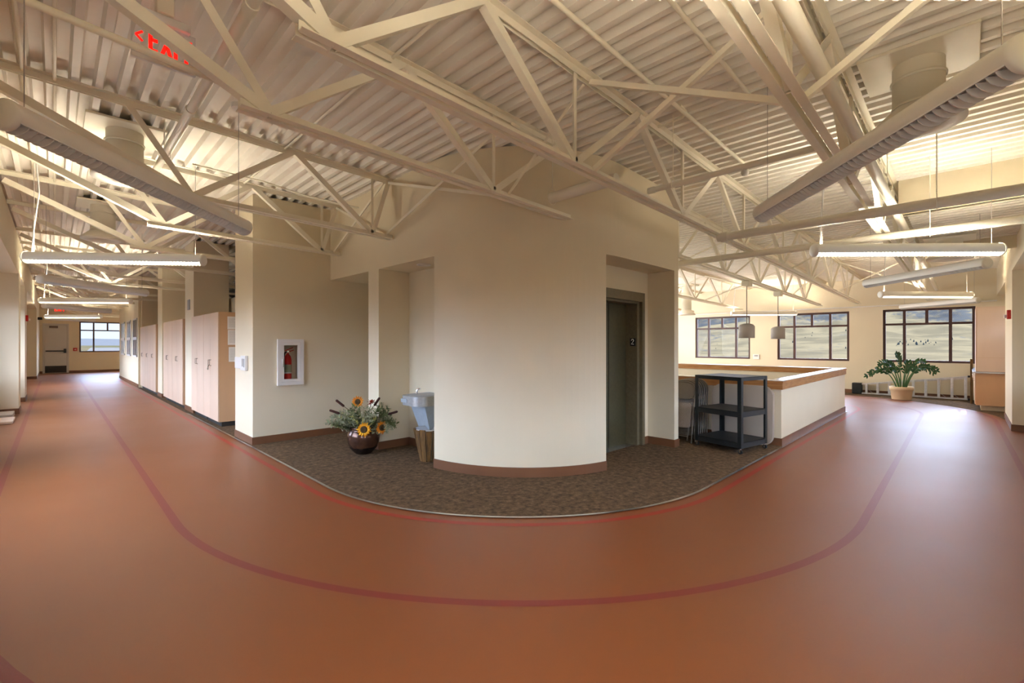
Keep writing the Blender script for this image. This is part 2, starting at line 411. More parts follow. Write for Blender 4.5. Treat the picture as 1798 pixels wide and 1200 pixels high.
# elevator
wallb('wall_elevator_return', ((6.35, 3.0, 0), (6.48, 9.5, HN)))
wallb('wall_elevator_upper', ((6.3, 3.22, HN), (6.48, 9.5, ZD(6.48))))
EW0, EW1, EH = 5.0, 6.23, 2.26
wallb('wall_elevator_back', ((4.55, 3.42, 0), (EW0, 3.56, HN)), ((EW1, 3.42, 0), (6.35, 3.56, HN)), ((EW0, 3.42, EH), (EW1, 3.56, HN)))
wallb('wall_elevator_left', ((4.5, 3.2, 0), (4.63, 3.56, HN)))
wallb('ceiling_elevator', ((4.5, 3.2, HN), (6.35, 3.6, HN+.1)))
# ---- left corridor: piers, rooms behind
wallb('wall_pier_left', ((2.13, 11.85, 0), (2.8, 12.76, ZD(2.5))))
wallb('wall_pier_middle', ((2.13, 15.95, 0), (2.8, 16.7, ZD(2.5))))
wallb('wall_pier_far', ((2.13, 20.15, 0), (2.8, 20.3, ZD(2.5))))
wallb('wall_closet', ((2.85, 8.43, 0), (2.95, 20.2, 2.55)))
wallb('wall_office', ((2.05, 20.3, 0), (2.2, 26.8, ZD(2.1))))
wallb('wall_office_end', ((2.2, 26.65, 0), (8.2, 26.8, ZD(5))))
wallb('wall_rooms', ((6.6, 8.0, 0), (6.7, 26.6, ZD(6.6))))
# ---- outer walls (piers with window bays), left = along Y, right = along X
HL, HR = 3.03, 2.78
wallb('wall_left_header', ((-.75, -.55, HL), (-.55, 33.5, ZD(-.6))))
wallb('wall_right_header', ((-.55, -.75, HR), (7.86, -.55, ZD(7.8)-.0)), ((7.86, -.75, HR), (17.4, -.55, ZD(17)+.1)))
wallb('ceiling_bay_left', ((-1.3, -1.3, HL), (-.75, 33.5, HL+.1)))
wallb('ceiling_bay_right', ((-.55, -1.3, HR), (17.4, -.75, HR+.1)))
for nm, y0, y1 in (('corner', 2.2, 2.9), ('near', 8.2, 8.9), ('second', 14.5, 15.2), ('third', 17.4, 18.5), ('end', 28.5, 33.5)):
    wallb('wall_left_pier_'+nm, ((-1.3, y0, 0), (-.55, y1, HL)))
for nm, x0, x1 in (('corner', 2.2, 2.9), ('near', 7.4, 8.1), ('second', 11.7, 13.7)):
    wallb('wall_right_pier_'+nm, ((x0, -1.3, 0), (x1, -.55, HR)))
ZS, ZH = .9, 2.6
LB = [(-.2, 1.3), (4.4, 7.8), (9.6, 14.0), (15.3, 17.3), (19.6, 24.5)]  # unseen window bays on both outer walls, sized for the daylight they let in
RB = [(-.2, 1.3), (4.4, 6.9), (8.9, 10.9)]
def wall_windows(bays, lo, hi):
    segs = []; p = lo
    for a, b in bays: segs.append((p, a)); p = b
    segs.append((p, hi)); return segs
sg = [((-1.45, a, ZS), (-1.3, b, ZH)) for a, b in wall_windows(LB, -1.45, 33.65)]
wallb('wall_left', ((-1.45, -1.45, -.2), (-1.3, 33.65, ZS)), ((-1.45, -1.45, ZH), (-1.3, 33.65, 4.0)), *sg)
SWX = (13.76, 14.60, 1.88, 2.42)     # unseen high pane, shaped to throw the sun patch by the cabinets
sg = [((a, -1.45, ZS), (b, -1.3, ZH)) for a, b in wall_windows(RB, -1.3, SWX[0])]
sg += [((SWX[1], -1.45, ZS), (17.4, -1.3, ZH)), ((SWX[0], -1.45, ZS), (SWX[1], -1.3, SWX[2])), ((SWX[0], -1.45, SWX[3]), (SWX[1], -1.3, ZH))]
wallb('wall_right', ((-1.3, -1.45, -.2), (17.4, -1.3, ZS)), ((-1.3, -1.45, ZH), (17.4, -1.3, 4.0)), *sg)
# far right wall with three windows seen, and the end wall
RW = [(7.38, 5.43), (4.57, 2.58), (1.77, -.16)]
wz0, wz1 = .98, 2.525
bay = [(b, a) for a, b in RW][::-1]
sg = [((17.4, a, wz0), (17.6, b, wz1)) for a, b in wall_windows(bay, -1.45, 9.6)]
wallb('wall_east', ((17.4, -1.45, -.2), (17.6, 9.6, wz0)), ((17.4, -1.45, wz1), (17.6, 9.6, 4.0)), *sg)
struct(box((17.3, -.55, 2.63), (17.4, 9.5, 2.655)).build('trim_2', M['white'], loc=(0, 0, 0)))
wallb('wall_north', ((6.48, 9.5, -.2), (7.5, 9.65, 4.0)), ((16.6, 9.5, -.2), (17.4, 9.65, 4.0)), ((7.5, 9.5, -.2), (16.6, 9.65, .9)), ((7.5, 9.5, 3.0), (16.6, 9.65, 4.0)), ((11.9, 9.5, .9), (12.2, 9.65, 3.0)))
EWX0, EWX1, EWZ0, EWZ1 = .93, 3.2, 1.08, 2.72
EXW = (3.8, 7.6)
DX0, DX1, DZ = -.38, .47, 2.52
wallb('wall_end', ((-1.45, 33.5, -.2), (DX0, 33.65, 4)), ((DX0, 33.5, DZ), (DX1, 33.65, 4)), ((DX1, 33.5, -.2), (EWX0, 33.65, 4)), ((EWX0, 33.5, -.2), (EWX1, 33.65, EWZ0)), ((EWX0, 33.5, EWZ1), (EWX1, 33.65, 4)), ((EWX1, 33.5, -.2), (EXW[0], 33.65, 4)), ((EXW[1], 33.5, -.2), (8.2, 33.65, 4)), ((EXW[0], 33.5, -.2), (EXW[1], 33.65, EWZ0)), ((EXW[0], 33.5, EWZ1), (EXW[1], 33.65, 4)))
wallb('wall_end_side', ((8.2, 26.65, -.2), (8.35, 33.65, 4)))
# ---- atrium pit
wallb('wall_atrium', ((AX0+.06, AY0+.06, -3.2), (AX0+.14, AY1, -.2)), ((AX1-.14, AY0+.06, -3.2), (AX1-.06, AY1, -.2)), ((AX0+.06, AY0+.06, -3.2), (AX1-.06, AY0+.14, -.2)), ((AX0+.06, AY1-.14, -3.2), (AX1-.06, AY1-.06, -.2)))
struct(box((AX0, AY0, -3.3), (AX1, AY1, -3.2)).build('floor_atrium', M['carpet'], loc=(0, 0, 0)))
# ---- pony wall round the atrium
PH = .93
pony = [('south', (AX0, AY0), (AX1, AY0+.14)), ('west', (AX0, AY0+.14), (AX0+.14, AY1-.14)), ('east', (AX1-.14, AY0+.14), (AX1, AY1-.14)), ('north', (AX0, AY1-.14), (AX1, AY1))]
for n_, a, b in pony:
    wallb('wall_pony_'+n_, ((a[0], a[1], 0), (b[0], b[1], PH)))
def ring(m, o, i, z0, z1):
    x0, y0, x1, y1 = AX0-o, AY0-o, AX1+o, AY1+o; u0, v0, u1, v1 = AX0+i, AY0+i, AX1-i, AY1-i
    P = [(x0, y0), (x1, y0), (x1, y1), (x0, y1)]; Q = [(u0, v0), (u1, v0), (u1, v1), (u0, v1)]
    for k in range(4):
        j = (k+1) % 4; m.prism([P[k], P[j], Q[j], Q[k]], z0, z1)
rail = thing('rail_cap', 'pine cap board running round the low wall of the stair opening', 'railing cap', (AX0, AY0, .82))
m = MB(); ring(m, .022, .0, .835, PH+.0); ring(m, -.14, .162, .835, PH); m.build('fascia', M['wood'], rail)
m = MB(); ring(m, .03, .17, PH, PH+.028); m.build('cap_edge', M['wood'], rail)
m = MB(); ring(m, .026, .166, PH+.028, PH+.038); m.build('cap_top', M['captop'], rail)
# ---- baseboards
def bboard(name, path, z=.115, t=.012):
    p = [path[0]]
    struct(MB().band(path, 0.0, z, -t).build(name, M['base'], loc=(0, 0, 0)))
bboard('baseboard_curved', low)
bboard('baseboard_niche', [(2.08, 8.43), (2.08, 7.5), (4.6, 7.5), (4.6, 6.2), (3.25, 6.2), (3.25, 5.9), (3.75, 5.9), (3.75, 4.5)])
bboard('baseboard_elevator', [(6.23, 3.42), (6.35, 3.42), (6.35, 3.0), (6.48, 3.0), (6.48, 9.5)])
bboard('baseboard_pony', [(AX0, AY1), (AX0, AY0), (AX1, AY0), (AX1, AY1)])
bboard('baseboard_pier_left', [(2.13, 12.76), (2.13, 11.85), (2.8, 11.85)])
bboard('baseboard_pier_middle', [(2.13, 16.7), (2.13, 15.95), (2.8, 15.95)])
bboard('baseboard_office', [(2.2, 26.8), (2.05, 26.8), (2.05, 20.3)])
for nm, y0, y1 in (('corner', 2.2, 2.9), ('near', 8.2, 8.9), ('second', 14.5, 15.2), ('third', 17.4, 18.5)):
    bboard('baseboard_left_'+nm, [(-1.3, y0), (-.55, y0), (-.55, y1), (-1.3, y1)])
bboard('baseboard_left_end', [(-1.3, 28.5), (-.55, 28.5), (-.55, 33.5), (DX0-.06, 33.5)])
bboard('baseboard_end', [(DX1+.06, 33.5), (8.1, 33.5)])
for nm, x0, x1 in (('corner', 2.2, 2.9), ('near', 7.4, 8.1), ('second', 11.7, 13.7)):
    bboard('baseboard_right_'+nm, [(x1, -1.3), (x1, -.55), (x0, -.55), (x0, -1.3)])
bboard('baseboard_east', [(17.4, 9.5), (17.4, -.1)])
# ---- windows: bronze frames, panes, muntins
wcount = [0]
def window(axis, c, a, b, z0, z1, inward, split=True, mt=None, gl=None, pm=None):
    wcount[0] += 1
    fm = mt or M['frame']
    P = lambda t, d, z: (c+d, t, z) if axis == 'x' else (t, c+d, z)
    def bar2(m, t0, t1, za, zb, d0=.03, d1=.10):
        p, q = P(t0, d0, za), P(t1, d1, zb)
        m.box(tuple(map(min, p, q)), tuple(map(max, p, q)))
    f = MB(); w = .062
    bar2(f, a, b, z0, z0+w); bar2(f, a, b, z1-w, z1); bar2(f, a, a+w, z0+w, z1-w); bar2(f, b-w, b, z0+w, z1-w)
    mm = MB()
    if split:
        zt = z1-(z1-z0)*.285; q = (b-a)
        for t in (.25, .75): bar2(mm, a+q*t-w*.55, a+q*t+w*.55, z0+w, z1-w, .035, .095)
        for t0, t1 in ((a+w, a+q*.25-w*.55), (a+q*.25+w*.55, a+q*.75-w*.55), (a+q*.75+w*.55, b-w)): bar2(mm, t0, t1, zt-.03, zt+.03, .04, .09)
        bar2(mm, a+q*.5-.035, a+q*.5+.035, zt+.03, z1-w, .04, .09)
    g = MB(); bar2(g, a+w*.5, b-w*.5, z0+w*.5, z1-w*.5, .058, .066)
    o = f.build('window_%d' % wcount[0], fm, loc=P((a+b)/2, .06, z0)); struct(o)
    if split: mm.build('mullion', fm, o)
    g.build('pane', gl or M['glass'], o)
    return o
for a, b in RW: window('x', 17.42, b, a, wz0, wz1, -1)
window('y', 33.52, EWX0, EWX1, EWZ0, EWZ1, -1, gl=M['glass_tint']); window('y', 33.52, EXW[0], EXW[1], EWZ0, EWZ1, -1)  # the second is unseen, added for daylight in the end hall
for a, b in ((7.5, 11.9), (12.2, 16.6)): window('y', 9.52, a, b, .9, 3.0, -1); portal('daylight', ((a+b)/2, 9.49, 1.95), b-a, 2.1, (0, -1, 0))  # unseen north windows added to bring daylight onto the east wall
for a, b in LB: window('x', -1.46, a, b, ZS, ZH, 1)
for a, b in RB: window('y', -1.46, a, b, ZS, ZH, 1)
# unseen high window shaped for the sun patch by the cabinets
m = MB(); x0, x1, z0, z1 = SWX; m.box((x0, -1.4, (z0+z1)/2-.02), (x1, -1.36, (z0+z1)/2+.02)); wcount[0] += 1
o = struct(m.build('window_%d' % wcount[0], M['frame']))
box((x0, -1.385, z0), (x1, -1.38, z1)).build('pane', M['glass'], o)
# unseen eave added to block the sun, left open over the small pane
struct(_boxes([((-1.5, -3.6, 2.75), (13.5, -1.46, 2.85)), ((14.8, -3.6, 2.75), (17.6, -1.46, 2.85))]).build('added_eave', M['ext_wall'], loc=(0, 0, 0)))
# portals guide daylight sampling through the windows
for a, b in RW: portal('daylight', (17.39, (a+b)/2, (wz0+wz1)/2), 1.5, a-b, (-1, 0, 0))
for a, b in LB: portal('daylight', (-1.29, (a+b)/2, (ZS+ZH)/2), 1.7, b-a, (1, 0, 0))
for a, b in RB: portal('daylight', ((a+b)/2, -1.29, (ZS+ZH)/2), b-a, 1.7, (0, 1, 0))
portal('daylight', (5.7, 33.49, 1.9), 3.8, 1.6, (0, -1, 0))
portal('daylight', ((EWX0+EWX1)/2, 33.49, (EWZ0+EWZ1)/2), EWX1-EWX0, 1.6, (0, -1, 0))
# office windows in the left corridor (opaque panes, the unlit rooms put into their dark colour)
for k, (u0, u1) in enumerate(((20.5, 21.6), (22.4, 23.6), (24.5, 25.8))):
    wcount[0] += 1
    f = MB(); X = 2.05
    for a, b, za, zb in ((u0, u1, 1.06, 1.11), (u0, u1, 2.37, 2.42), (u0, u0+.05, 1.06, 2.42), (u1-.05, u1, 1.06, 2.42), ((u0+u1)/2-.03, (u0+u1)/2+.03, 1.11, 2.37), (u0, u1, 1.66, 1.76)):
        f.box((X-.03, a, za), (X, b, zb))
    o = struct(f.build('window_%d' % wcount[0], M['white'])); box((X-.012, u0+.03, 1.08), (X-.006, u1-.03, 2.4)).build('pane', M['darkglass'], o)
# ---- door at the end of the left corridor
y = 33.5
f = MB()
for a, b, za, zb in ((DX0-.06, DX0, 0, DZ+.06), (DX1, DX1+.06, 0, DZ+.06), (DX0, DX1, DZ, DZ+.06)): f.box((a, y-.03, za), (b, y+.05, zb))
f.box((DX0-.05, y+.05, 0), (DX1+.05, y+.09, DZ+.05)); struct(f.build('trim_4', M['doorp']))
d = struct(bb((DX0+.003, y-.01, .0), (DX1-.003, y+.04, DZ-.003)).build('door_1', M['doorp']))
bb((DX0+.03, y-.025, .03), (DX1-.03, y-.01, .38)).build('kick_plate', M['dark'], d)
bb((DX0+.05, y-.08, 1.13), (DX1-.13, y-.05, 1.18)).build('push_bar', M['black'], d)
bb((DX1-.14, y-.1, 1.05), (DX1-.04, y-.011, 1.27)).build('latch_box', M['black'], d)
bb((DX0+.18, y-.09, DZ-.17), (DX0+.5, y-.011, DZ-.07)).build('door_closer', M['rod'], d)
# ---- elevator doors, frame, floor sign
m = MB()
Y0, Y1 = 3.40, 3.64
m.box((EW1-.075, Y0, 0), (EW1, 3.55, EH)); m.box((EW0, Y0, 0), (EW0+.075, 3.55, EH)); m.box((EW0+.075, Y0, EH-.13), (EW1-.075, 3.55, EH))
m.box((EW1-.14, 3.45, 0), (EW1-.075, Y1, EH-.13)); m.box((EW0+.075, 3.45, 0), (EW0+.14, Y1, EH-.13)); m.box((EW0+.14, 3.45, EH-.16), (EW1-.14, Y1, EH-.13))
struct(m.build('trim_5', M['elevfr']))
dd = struct(box((EW0, Y1, 0), (EW1, Y1+.05, EH)).build('door_2', M['elev']))
MB().box((5.62, Y1-.006, .01), (5.626, Y1+.001, EH-.16)).build('door_seam', M['dark'], dd)
MB().box((EW0+.14, 3.5, 0), (EW1-.14, Y1, .008)).build('sill_plate', M['metalstrip'], dd)
sg_ = tag(bb((EW1-.147, 3.475, 1.475), (EW1-.14, 3.565, 1.59), .002).build('floor_number_sign', M['black']), 'small black plate with a white number 2 on the elevator jamb', 'sign')
X = EW1-.149
pts = [(3.54, 1.555), (3.532, 1.572), (3.518, 1.575), (3.505, 1.568), (3.503, 1.552), (3.54, 1.503), (3.50, 1.503)]
m = MB(); m.tube([(X, a, b) for a, b in pts], .0055, 6); m.build('numeral', M['paper'], sg_)
# ---- outside: hills, mountains, plain and houses
def terrain(name, xs, ys, hf, mt):
    vs = [(x, y_, hf(x, y_)) for y_ in ys for x in xs]; n = len(xs); m = MB()
    m.add(vs, [(j*n+i, j*n+i+1, (j+1)*n+i+1, (j+1)*n+i) for j in range(len(ys)-1) for i in range(n-1)], True)
    return struct(m.build(name, mt, loc=(0, 0, 0)))
def hillmat():
    m = mat('dry_grass_hill', (.32, .29, .20, 1), 1, spec=0); nt = m.node_tree; b = nt.nodes['Principled BSDF']
    t = nt.nodes.new('ShaderNodeTexCoord'); sp = nt.nodes.new('ShaderNodeSeparateXYZ'); nt.links.new(t.outputs['Object'], sp.inputs[0])
    n1 = nt.nodes.new('ShaderNodeTexNoise'); n1.inputs['Scale'].default_value = .009; n1.inputs['Detail'].default_value = 4
    n2 = nt.nodes.new('ShaderNodeTexNoise'); n2.inputs['Scale'].default_value = .12; n2.inputs['Detail'].default_value = 5; n2.inputs['Roughness'].default_value = .8
    n3 = nt.nodes.new('ShaderNodeTexNoise'); n3.inputs['Scale'].default_value = .03; n3.inputs['Detail'].default_value = 7
    for n in (n1, n2, n3): nt.links.new(t.outputs['Object'], n.inputs['Vector'])
    mr = nt.nodes.new('ShaderNodeMapRange'); mr.inputs['From Min'].default_value = 14; mr.inputs['From Max'].default_value = 90
    nt.links.new(sp.outputs['Z'], mr.inputs['Value'])
    def mth(op, a, b):
        q = nt.nodes.new('ShaderNodeMath'); q.operation = op
        for i, v in enumerate((a, b)):
            if isinstance(v, (int, float)): q.inputs[i].default_value = v
            else: nt.links.new(v, q.inputs[i])
        return q.outputs[0]
    f = mth('ADD', mth('ADD', mth('MULTIPLY', n1.outputs['Fac'], .9), mth('MULTIPLY', n2.outputs['Fac'], .8)), mth('MULTIPLY', mr.outputs[0], .22))
    r = nt.nodes.new('ShaderNodeValToRGB'); r.color_ramp.elements[0].position = .0; r.color_ramp.elements[1].position = 1
    fac = mth('MULTIPLY', mth('SUBTRACT', f, .955), 9)
    nt.links.new(fac, r.inputs[0]); r.color_ramp.elements[0].color = (.030, .0255, .0165, 1); r.color_ramp.elements[1].color = (.0125, .0135, .0145, 1)  # bluish tree tone has the distance haze mixed in
    mx = nt.nodes.new('ShaderNodeMixRGB'); mx.blend_type = 'MULTIPLY'; mx.inputs[0].default_value = .95
    r3 = nt.nodes.new('ShaderNodeValToRGB'); r3.color_ramp.elements[0].position = .40; r3.color_ramp.elements[0].color = (.66, .68, .72, 1); r3.color_ramp.elements[1].position = .58  # darker bluish streaks paint the shading of the gullies
    nt.links.new(n3.outputs['Fac'], r3.inputs[0]); nt.links.new(r.outputs[0], mx.inputs[1]); nt.links.new(r3.outputs[0], mx.inputs[2])
    nt.links.new(mx.outputs[0], b.inputs['Base Color'])
    return m
def hh(x, y_):
    sm = lambda a, b: (lambda t: t*t*(3-2*t))(min(1, max(0, (x-a)/(b-a))))
    d = max(0, x-40); base = -13+8*min(1, x/420)+27*sm(400, 640)+78*sm(760, 1240)
    nz = noise.fractal(Vector((x*.0035, y_*.0035, 1.3)), 1, 2, 5)
    rid = abs(noise.noise(Vector((x*.006+3, y_*.004, 7))))
    return base+nz*min(30, max(0, d-260)*.05)-rid*min(40, max(0, d-380)*.09)
xs = [30+40*i for i in range(9)]+[370+7*i for i in range(150)]; ys = [-200+8*i for i in range(130)]
terrain('hills', xs, ys, hh, hillmat())
tm = MB()
random.seed(5)
for k in range(46):
    x = random.uniform(470, 500) if k < 24 else random.uniform(450, 640); y_ = x*(.035+.05*random.random()) if k < 24 else x*random.uniform(0, .45)
    h_ = random.uniform(2, 4); z = hh(x, y_)-1.3
    tm.lathe([(0, h_), (h_*.10, h_*.7), (h_*.17, h_*.4), (h_*.18, h_*.2), (h_*.14, 0)], (x, y_, z), 7)
mt_ = mat('distant_tree', (.006, .008, .009, 1), 1, spec=0)
o = tm.build('distant_trees', mt_, loc=(0, 0, 0)); tag(o, 'scattered dark trees on the dry hillside beyond the windows', 'trees'); o['kind'] = 'stuff'
pl = mat('dry_plain', (.030, .022, .015, 1), 1, spec=0, noise_scale=.02, col2=(.015, .017, .008, 1))
terrain('ground', [-400+40*i for i in range(60)], [36+30*i for i in range(40)], lambda x, y_: -8+6.5*min(1, max(0, (y_-80)/900))+1.5*noise.noise(Vector((x*.01, y_*.01, 0))), pl)
mo = mat('hazy_mountain', (.026, .027, .030, 1), 1, spec=0)  # distance haze is put into this bluish base colour
terrain('mountains', [-1500+40*i for i in range(90)], [2000, 2300, 2600, 3000], lambda x, y_: {2000: -5, 2300: 14, 2600: 24, 3000: 20}[y_]*(1+.5*noise.fractal(Vector((x*.004, y_*.002, 2)), 1, 2, 4)), mo)
hw = mat('tan_stucco', (.028, .02, .014, 1), .9); hr = mat('brown_roof', (.010, .008, .007, 1), .9)
for k, (x, y_, w, lab) in enumerate(((14, 230, 11, 'tan house with a low brown roof seen through the end window'), (20, 190, 9, 'second tan house farther right beyond the end window'))):
    h = thing('house', lab, 'house', (x, y_, -5.5))
    box((x-w/2, y_-4, -7), (x+w/2, y_+4, -1.8)).build('house_walls', hw, h)
    MB().add([(x-w/2-.5, y_-4.6, -1.8), (x+w/2+.5, y_-4.6, -1.8), (x+w/2+.5, y_+4.6, -1.8), (x-w/2-.5, y_+4.6, -1.8), (x-w/2+1, y_, .3), (x+w/2-1, y_, .3)], [(0,1,5,4), (1,2,5), (2,3,4,5), (3,0,4), (3,2,1,0)]).build('house_roof', hr, h)
    for wx in (-.25, .2): box((x+w*wx, y_-4.05, -4), (x+w*wx+1.6, y_-3.98, -2.6)).build('house_window', M['dark'], h)
# ------------------------------------------------------------ open-web joists
def joist(y, x0, x1, b0, b1, label, group=None, near=False):
    t = thing('steel_joist', label, 'roof joist', ((x0+x1)/2, y, ZBOT((x0+x1)/2)), 0, group)
    g, w, th_, lg = .016, .05, .006, .052
    m = MB()
    for s_ in (-1, 1):
        yc = y+s_*(g+w/2)
        m.bar((x0, yc, ZD(x0)-th_/2), (x1, yc, ZD(x1)-th_/2), w, th_); m.bar((x0, y+s_*(g+th_/2), ZD(x0)-lg/2-th_), (x1, y+s_*(g+th_/2), ZD(x1)-lg/2-th_), th_, lg)
    m.build('top_chord', M['steel'], t)
    m = MB()
    for s_ in (-1, 1):
        yc = y+s_*(g+w/2)
        m.bar((b0, yc, ZBOT(b0)+th_/2), (b1, yc, ZBOT(b1)+th_/2), w, th_); m.bar((b0, y+s_*(g+th_/2), ZBOT(b0)+lg/2+th_), (b1, y+s_*(g+th_/2), ZBOT(b1)+lg/2+th_), th_, lg)
    m.build('bottom_chord', M['steel'], t)
    nodes = []
    k = -1
    while True:
        xt = 1.97*k; xbm = xt+.985; k += 1
        if xt > x1: break
        if max(x0+.2, .5 if x0 < 0 else -9) < xt < x1-.05: nodes.append((xt, 1))
        if b0 < xbm < b1-.05: nodes.append((xbm, 0))
    if nodes[0][1] == 0: nodes = [(x0+.04, 1)]+nodes
    if nodes[-1][1] == 0: nodes.append((x1-.04, 1))
    Z = lambda n: (ZD(n[0])-(.13 if n[0] < -.3 else .03)) if n[1] else ZBOT(n[0])+.03
    for i in range(len(nodes)-1):
        a, b = nodes[i], nodes[i+1]
        big = i == 0 and x0 < 0
        w_ = .072 if big else (.062 if i < 6 and x0 < 0 else .05)
        MB().angle((a[0]+(.02 if a[1] else 0), y, Z(a)), (b[0]-(.02 if b[1] else 0), y, Z(b)), w_).build('web', M['steel'], t)
    for n in nodes:
        if n[1] == 0: MB().angle((n[0], y, ZBOT(n[0])+.03), ((n[0] if n[0] > 1 or x0 > 0 else .48), y, ZD(n[0])-.03), .034 if n[0] > 1 or x0 > 0 else .055).build('web_post', M['steel'], t)
    return t
XE, BE = 17.39, 16.7
joist(.72, -.54, XE, .81, BE, 'cream steel roof joist nearest the right outer wall, beside the sprinkler main')
joist(2.24, -.54, XE, .81, BE, 'long cream steel roof joist passing in front of the curved wall without touching it')
joist(3.2, -.54, 4.14, .81, 4.14, 'cream steel roof joist whose bottom chord runs into the curved wall')
joist(5.55, -.54, 3.25, .81, 3.25, 'cream steel roof joist bearing on the wall above the drinking fountain niche')
joist(7.15, -.54, 3.25, .81, 3.25, 'cream steel roof joist along the extinguisher wall, bearing above the flower vase niche')
joist(3.2, 6.49, XE, 6.6, BE, 'cream steel roof joist over the stair opening that carries the two drum pendants')
joist(5.45, 6.49, XE, 6.6, BE, 'cream steel roof joist behind the pendant joist over the stair opening')
joist(7.15, 6.49, XE, 6.6, BE, 'cream steel roof joist third from the rear of the window room')
joist(8.85, 6.49, XE, 6.6, BE, 'cream steel roof joist at the rear of the window room')
for i, (y, xe) in enumerate(((9.0, 6.58), (10.8, 6.58), (13.2, 6.58), (14.9, 6.58), (17.3, 6.58), (19.2, 6.58), (21.2, 2.05), (23.0, 2.05), (24.8, 2.05), (28.4, 7), (30.6, 7), (32.4, 7))):
    joist(y, -.54, xe, .81, xe-.02, 'cream steel roof joist crossing the left corridor beyond the extinguisher wall', 'joists down the left corridor')
# ---- X bracing between joists
def brace(p, q, label, group=None, w=.04):
    o = MB().angle(p, q, w, .006, (1, 0, 0)).build('cross_brace', M['steel'])
    tag(o, label, 'brace', group)
T = lambda x: ZD(x)-.06; Bm = lambda x: ZBOT(x)+.04
X = 3.15
brace((X, 2.21, T(X)), (X, .76, Bm(X)), 'pale flat brace sloping from the long central joist to the joist by the right wall')
brace((X+.05, 2.21, Bm(X)), (X+.05, .76, T(X)), 'pale flat brace rising steeply and crossing the bright sloping brace at mid-ceiling')
brace((X, .68, Bm(X)), (X, -.55, T(X)), 'pale flat brace rising to the top right corner in front of the round vent')
brace((X, 2.27, T(X)), (X, 3.17, Bm(X)), 'short thin brace meeting the joist that runs into the curved wall', w=.03)
brace((X+.04, 2.27, Bm(X)), (X+.04, 3.17, T(X)), 'short thin brace starting from the underside of the long central joist', w=.03)
brace((X, 3.23, T(X)), (X, 5.52, Bm(X)), 'thin brace rising to the right along the wall above the fountain niche', w=.034)
brace((X+.04, 3.23, Bm(X)), (X+.04, 5.52, T(X)), 'thin brace falling gently to the right across the top of the white curved wall', w=.034)
brace((X, 5.58, T(X)), (X, 7.12, Bm(X)), 'thin brace crossing the corner above the flower vase, rising to the right', w=.034)
brace((X+.04, 5.58, Bm(X)), (X+.04, 7.12, T(X)), 'thin brace crossing the corner above the flower vase, falling to the right', w=.034)
for X, lab, gp in ((9.3, 'slender cream brace between joists over the front of the stair opening', 'X braces over the stair opening'), (13.4, 'slender cream brace between joists near the far windows', 'X braces by the far windows')):
    for y0, y1 in ((.72, 2.24), (2.24, 3.2), (3.2, 5.45), (5.45, 7.15)):
        brace((X, y0+.03, T(X)), (X, y1-.03, Bm(X)), lab, gp, .03); brace((X+.04, y0+.03, Bm(X)), (X+.04, y1-.03, T(X)), lab, gp, .03)
tag(MB().tube([(-.54, 3.32, 3.25), (.8, 3.32, 3.145)], .022, 8).build('tie_rod', M['steel']), 'thin round tie rod passing in front of the red exit letters', 'rod')
# ---- pipes and conduits
def pipe(name, pts, r, label, hang=(), cat='pipe', group=None, mt='pipe', coup=()):
    t = thing(name, label, cat, pts[0], 0, group)
    MB().tube(pts, r, 14).build('run', M[mt], t)
    for c in coup:
        d = (Vector(pts[1])-Vector(pts[0])).normalized()
        MB().tube([Vector(c)-d*.04, Vector(c)+d*.04], r*1.22, 14).build('coupling', M[mt], t)
    for (hx, hy, hz) in hang:
        h = MB().tube([(hx, hy, hz+r+.05), (hx, hy, ZD(hx)+.01)], .005, 6).build('hanger_rod', M['steel'], t)
        ax = (Vector(pts[1])-Vector(pts[0])).normalized(); sd_ = Vector((-ax.y, ax.x, 0)); rr = r+.018
        MB().tube([(hx+sd_.x*rr*sin(a), hy+sd_.y*rr*sin(a), hz+rr*cos(a)*1.15+.01) for a in [2*pi*i/16 for i in range(17)]], .004, 5).build('ring', M['steel'], h)
    return t
pipe('sprinkler_pipe', [(5.8, 2.18, 2.815), (5.8, -.55, 2.815)], .05, 'grey-cream sprinkler pipe crossing the right corridor, the nearer of the two', [(5.8, .2, 2.815)], coup=[(5.8, 2.1, 2.815)])
pipe('sprinkler_pipe', [(7.1, 8.8, 2.80), (7.1, -.55, 2.80)], .046, 'grey-cream sprinkler pipe crossing behind the nearer one and past the elevator wall corner', [(7.1, .3, 2.8), (7.1, 2.6, 2.8)])
pipe('sprinkler_pipe', [(3.72, 3.12, 3.05), (3.72, 2.32, 3.05)], .055, 'short fat cream pipe against the top of the curved wall', [(3.72, 3.1, 3.05)])
pipe('sprinkler_pipe', [(4.25, 2.28, 3.05), (4.25, .8, 3.05)], .026, 'thin cream branch pipe between the two nearest right joists', [(4.25, 2.02, 3.05)], coup=[(4.25, 2.24, 3.05)])
pipe('sprinkler_main', [(-.5, .595, 3.1), (17.3, .595, 3.02)], .042, 'long sprinkler main running along the joist by the right outer wall', [(2.0, .595, 3.09), (6.2, .595, 3.07), (11.0, .595, 3.05)], coup=[(6.9, .595, 3.07), (9.0, .595, 3.06)])
pipe('conduit_pipe', [(.82, -.5, 3.5), (.82, 7.12, 3.5)], .034, 'white painted pipe running away under the deck above the left light tube', [(.82, 6.0, 3.5)], coup=[(.82, 3.0, 3.5), (.82, 4.7, 3.5)])
pipe('conduit', [(1.87, -.5, ZD(1.87)-.016), (1.87, 7.4, ZD(1.87)-.016)], .013, 'thin conduit clipped to the deck, crossing above the central joists', mt='steel')
pipe('conduit', [(-.19, -.5, 3.78), (-.19, 33, 3.78)], .015, 'thin conduit clipped to the deck at the far left', mt='steel')
pipe('conduit', [(.0, -.5, 3.77), (.0, 33, 3.77)], .012, 'second thin conduit clipped to the deck right of the far left one', mt='steel')
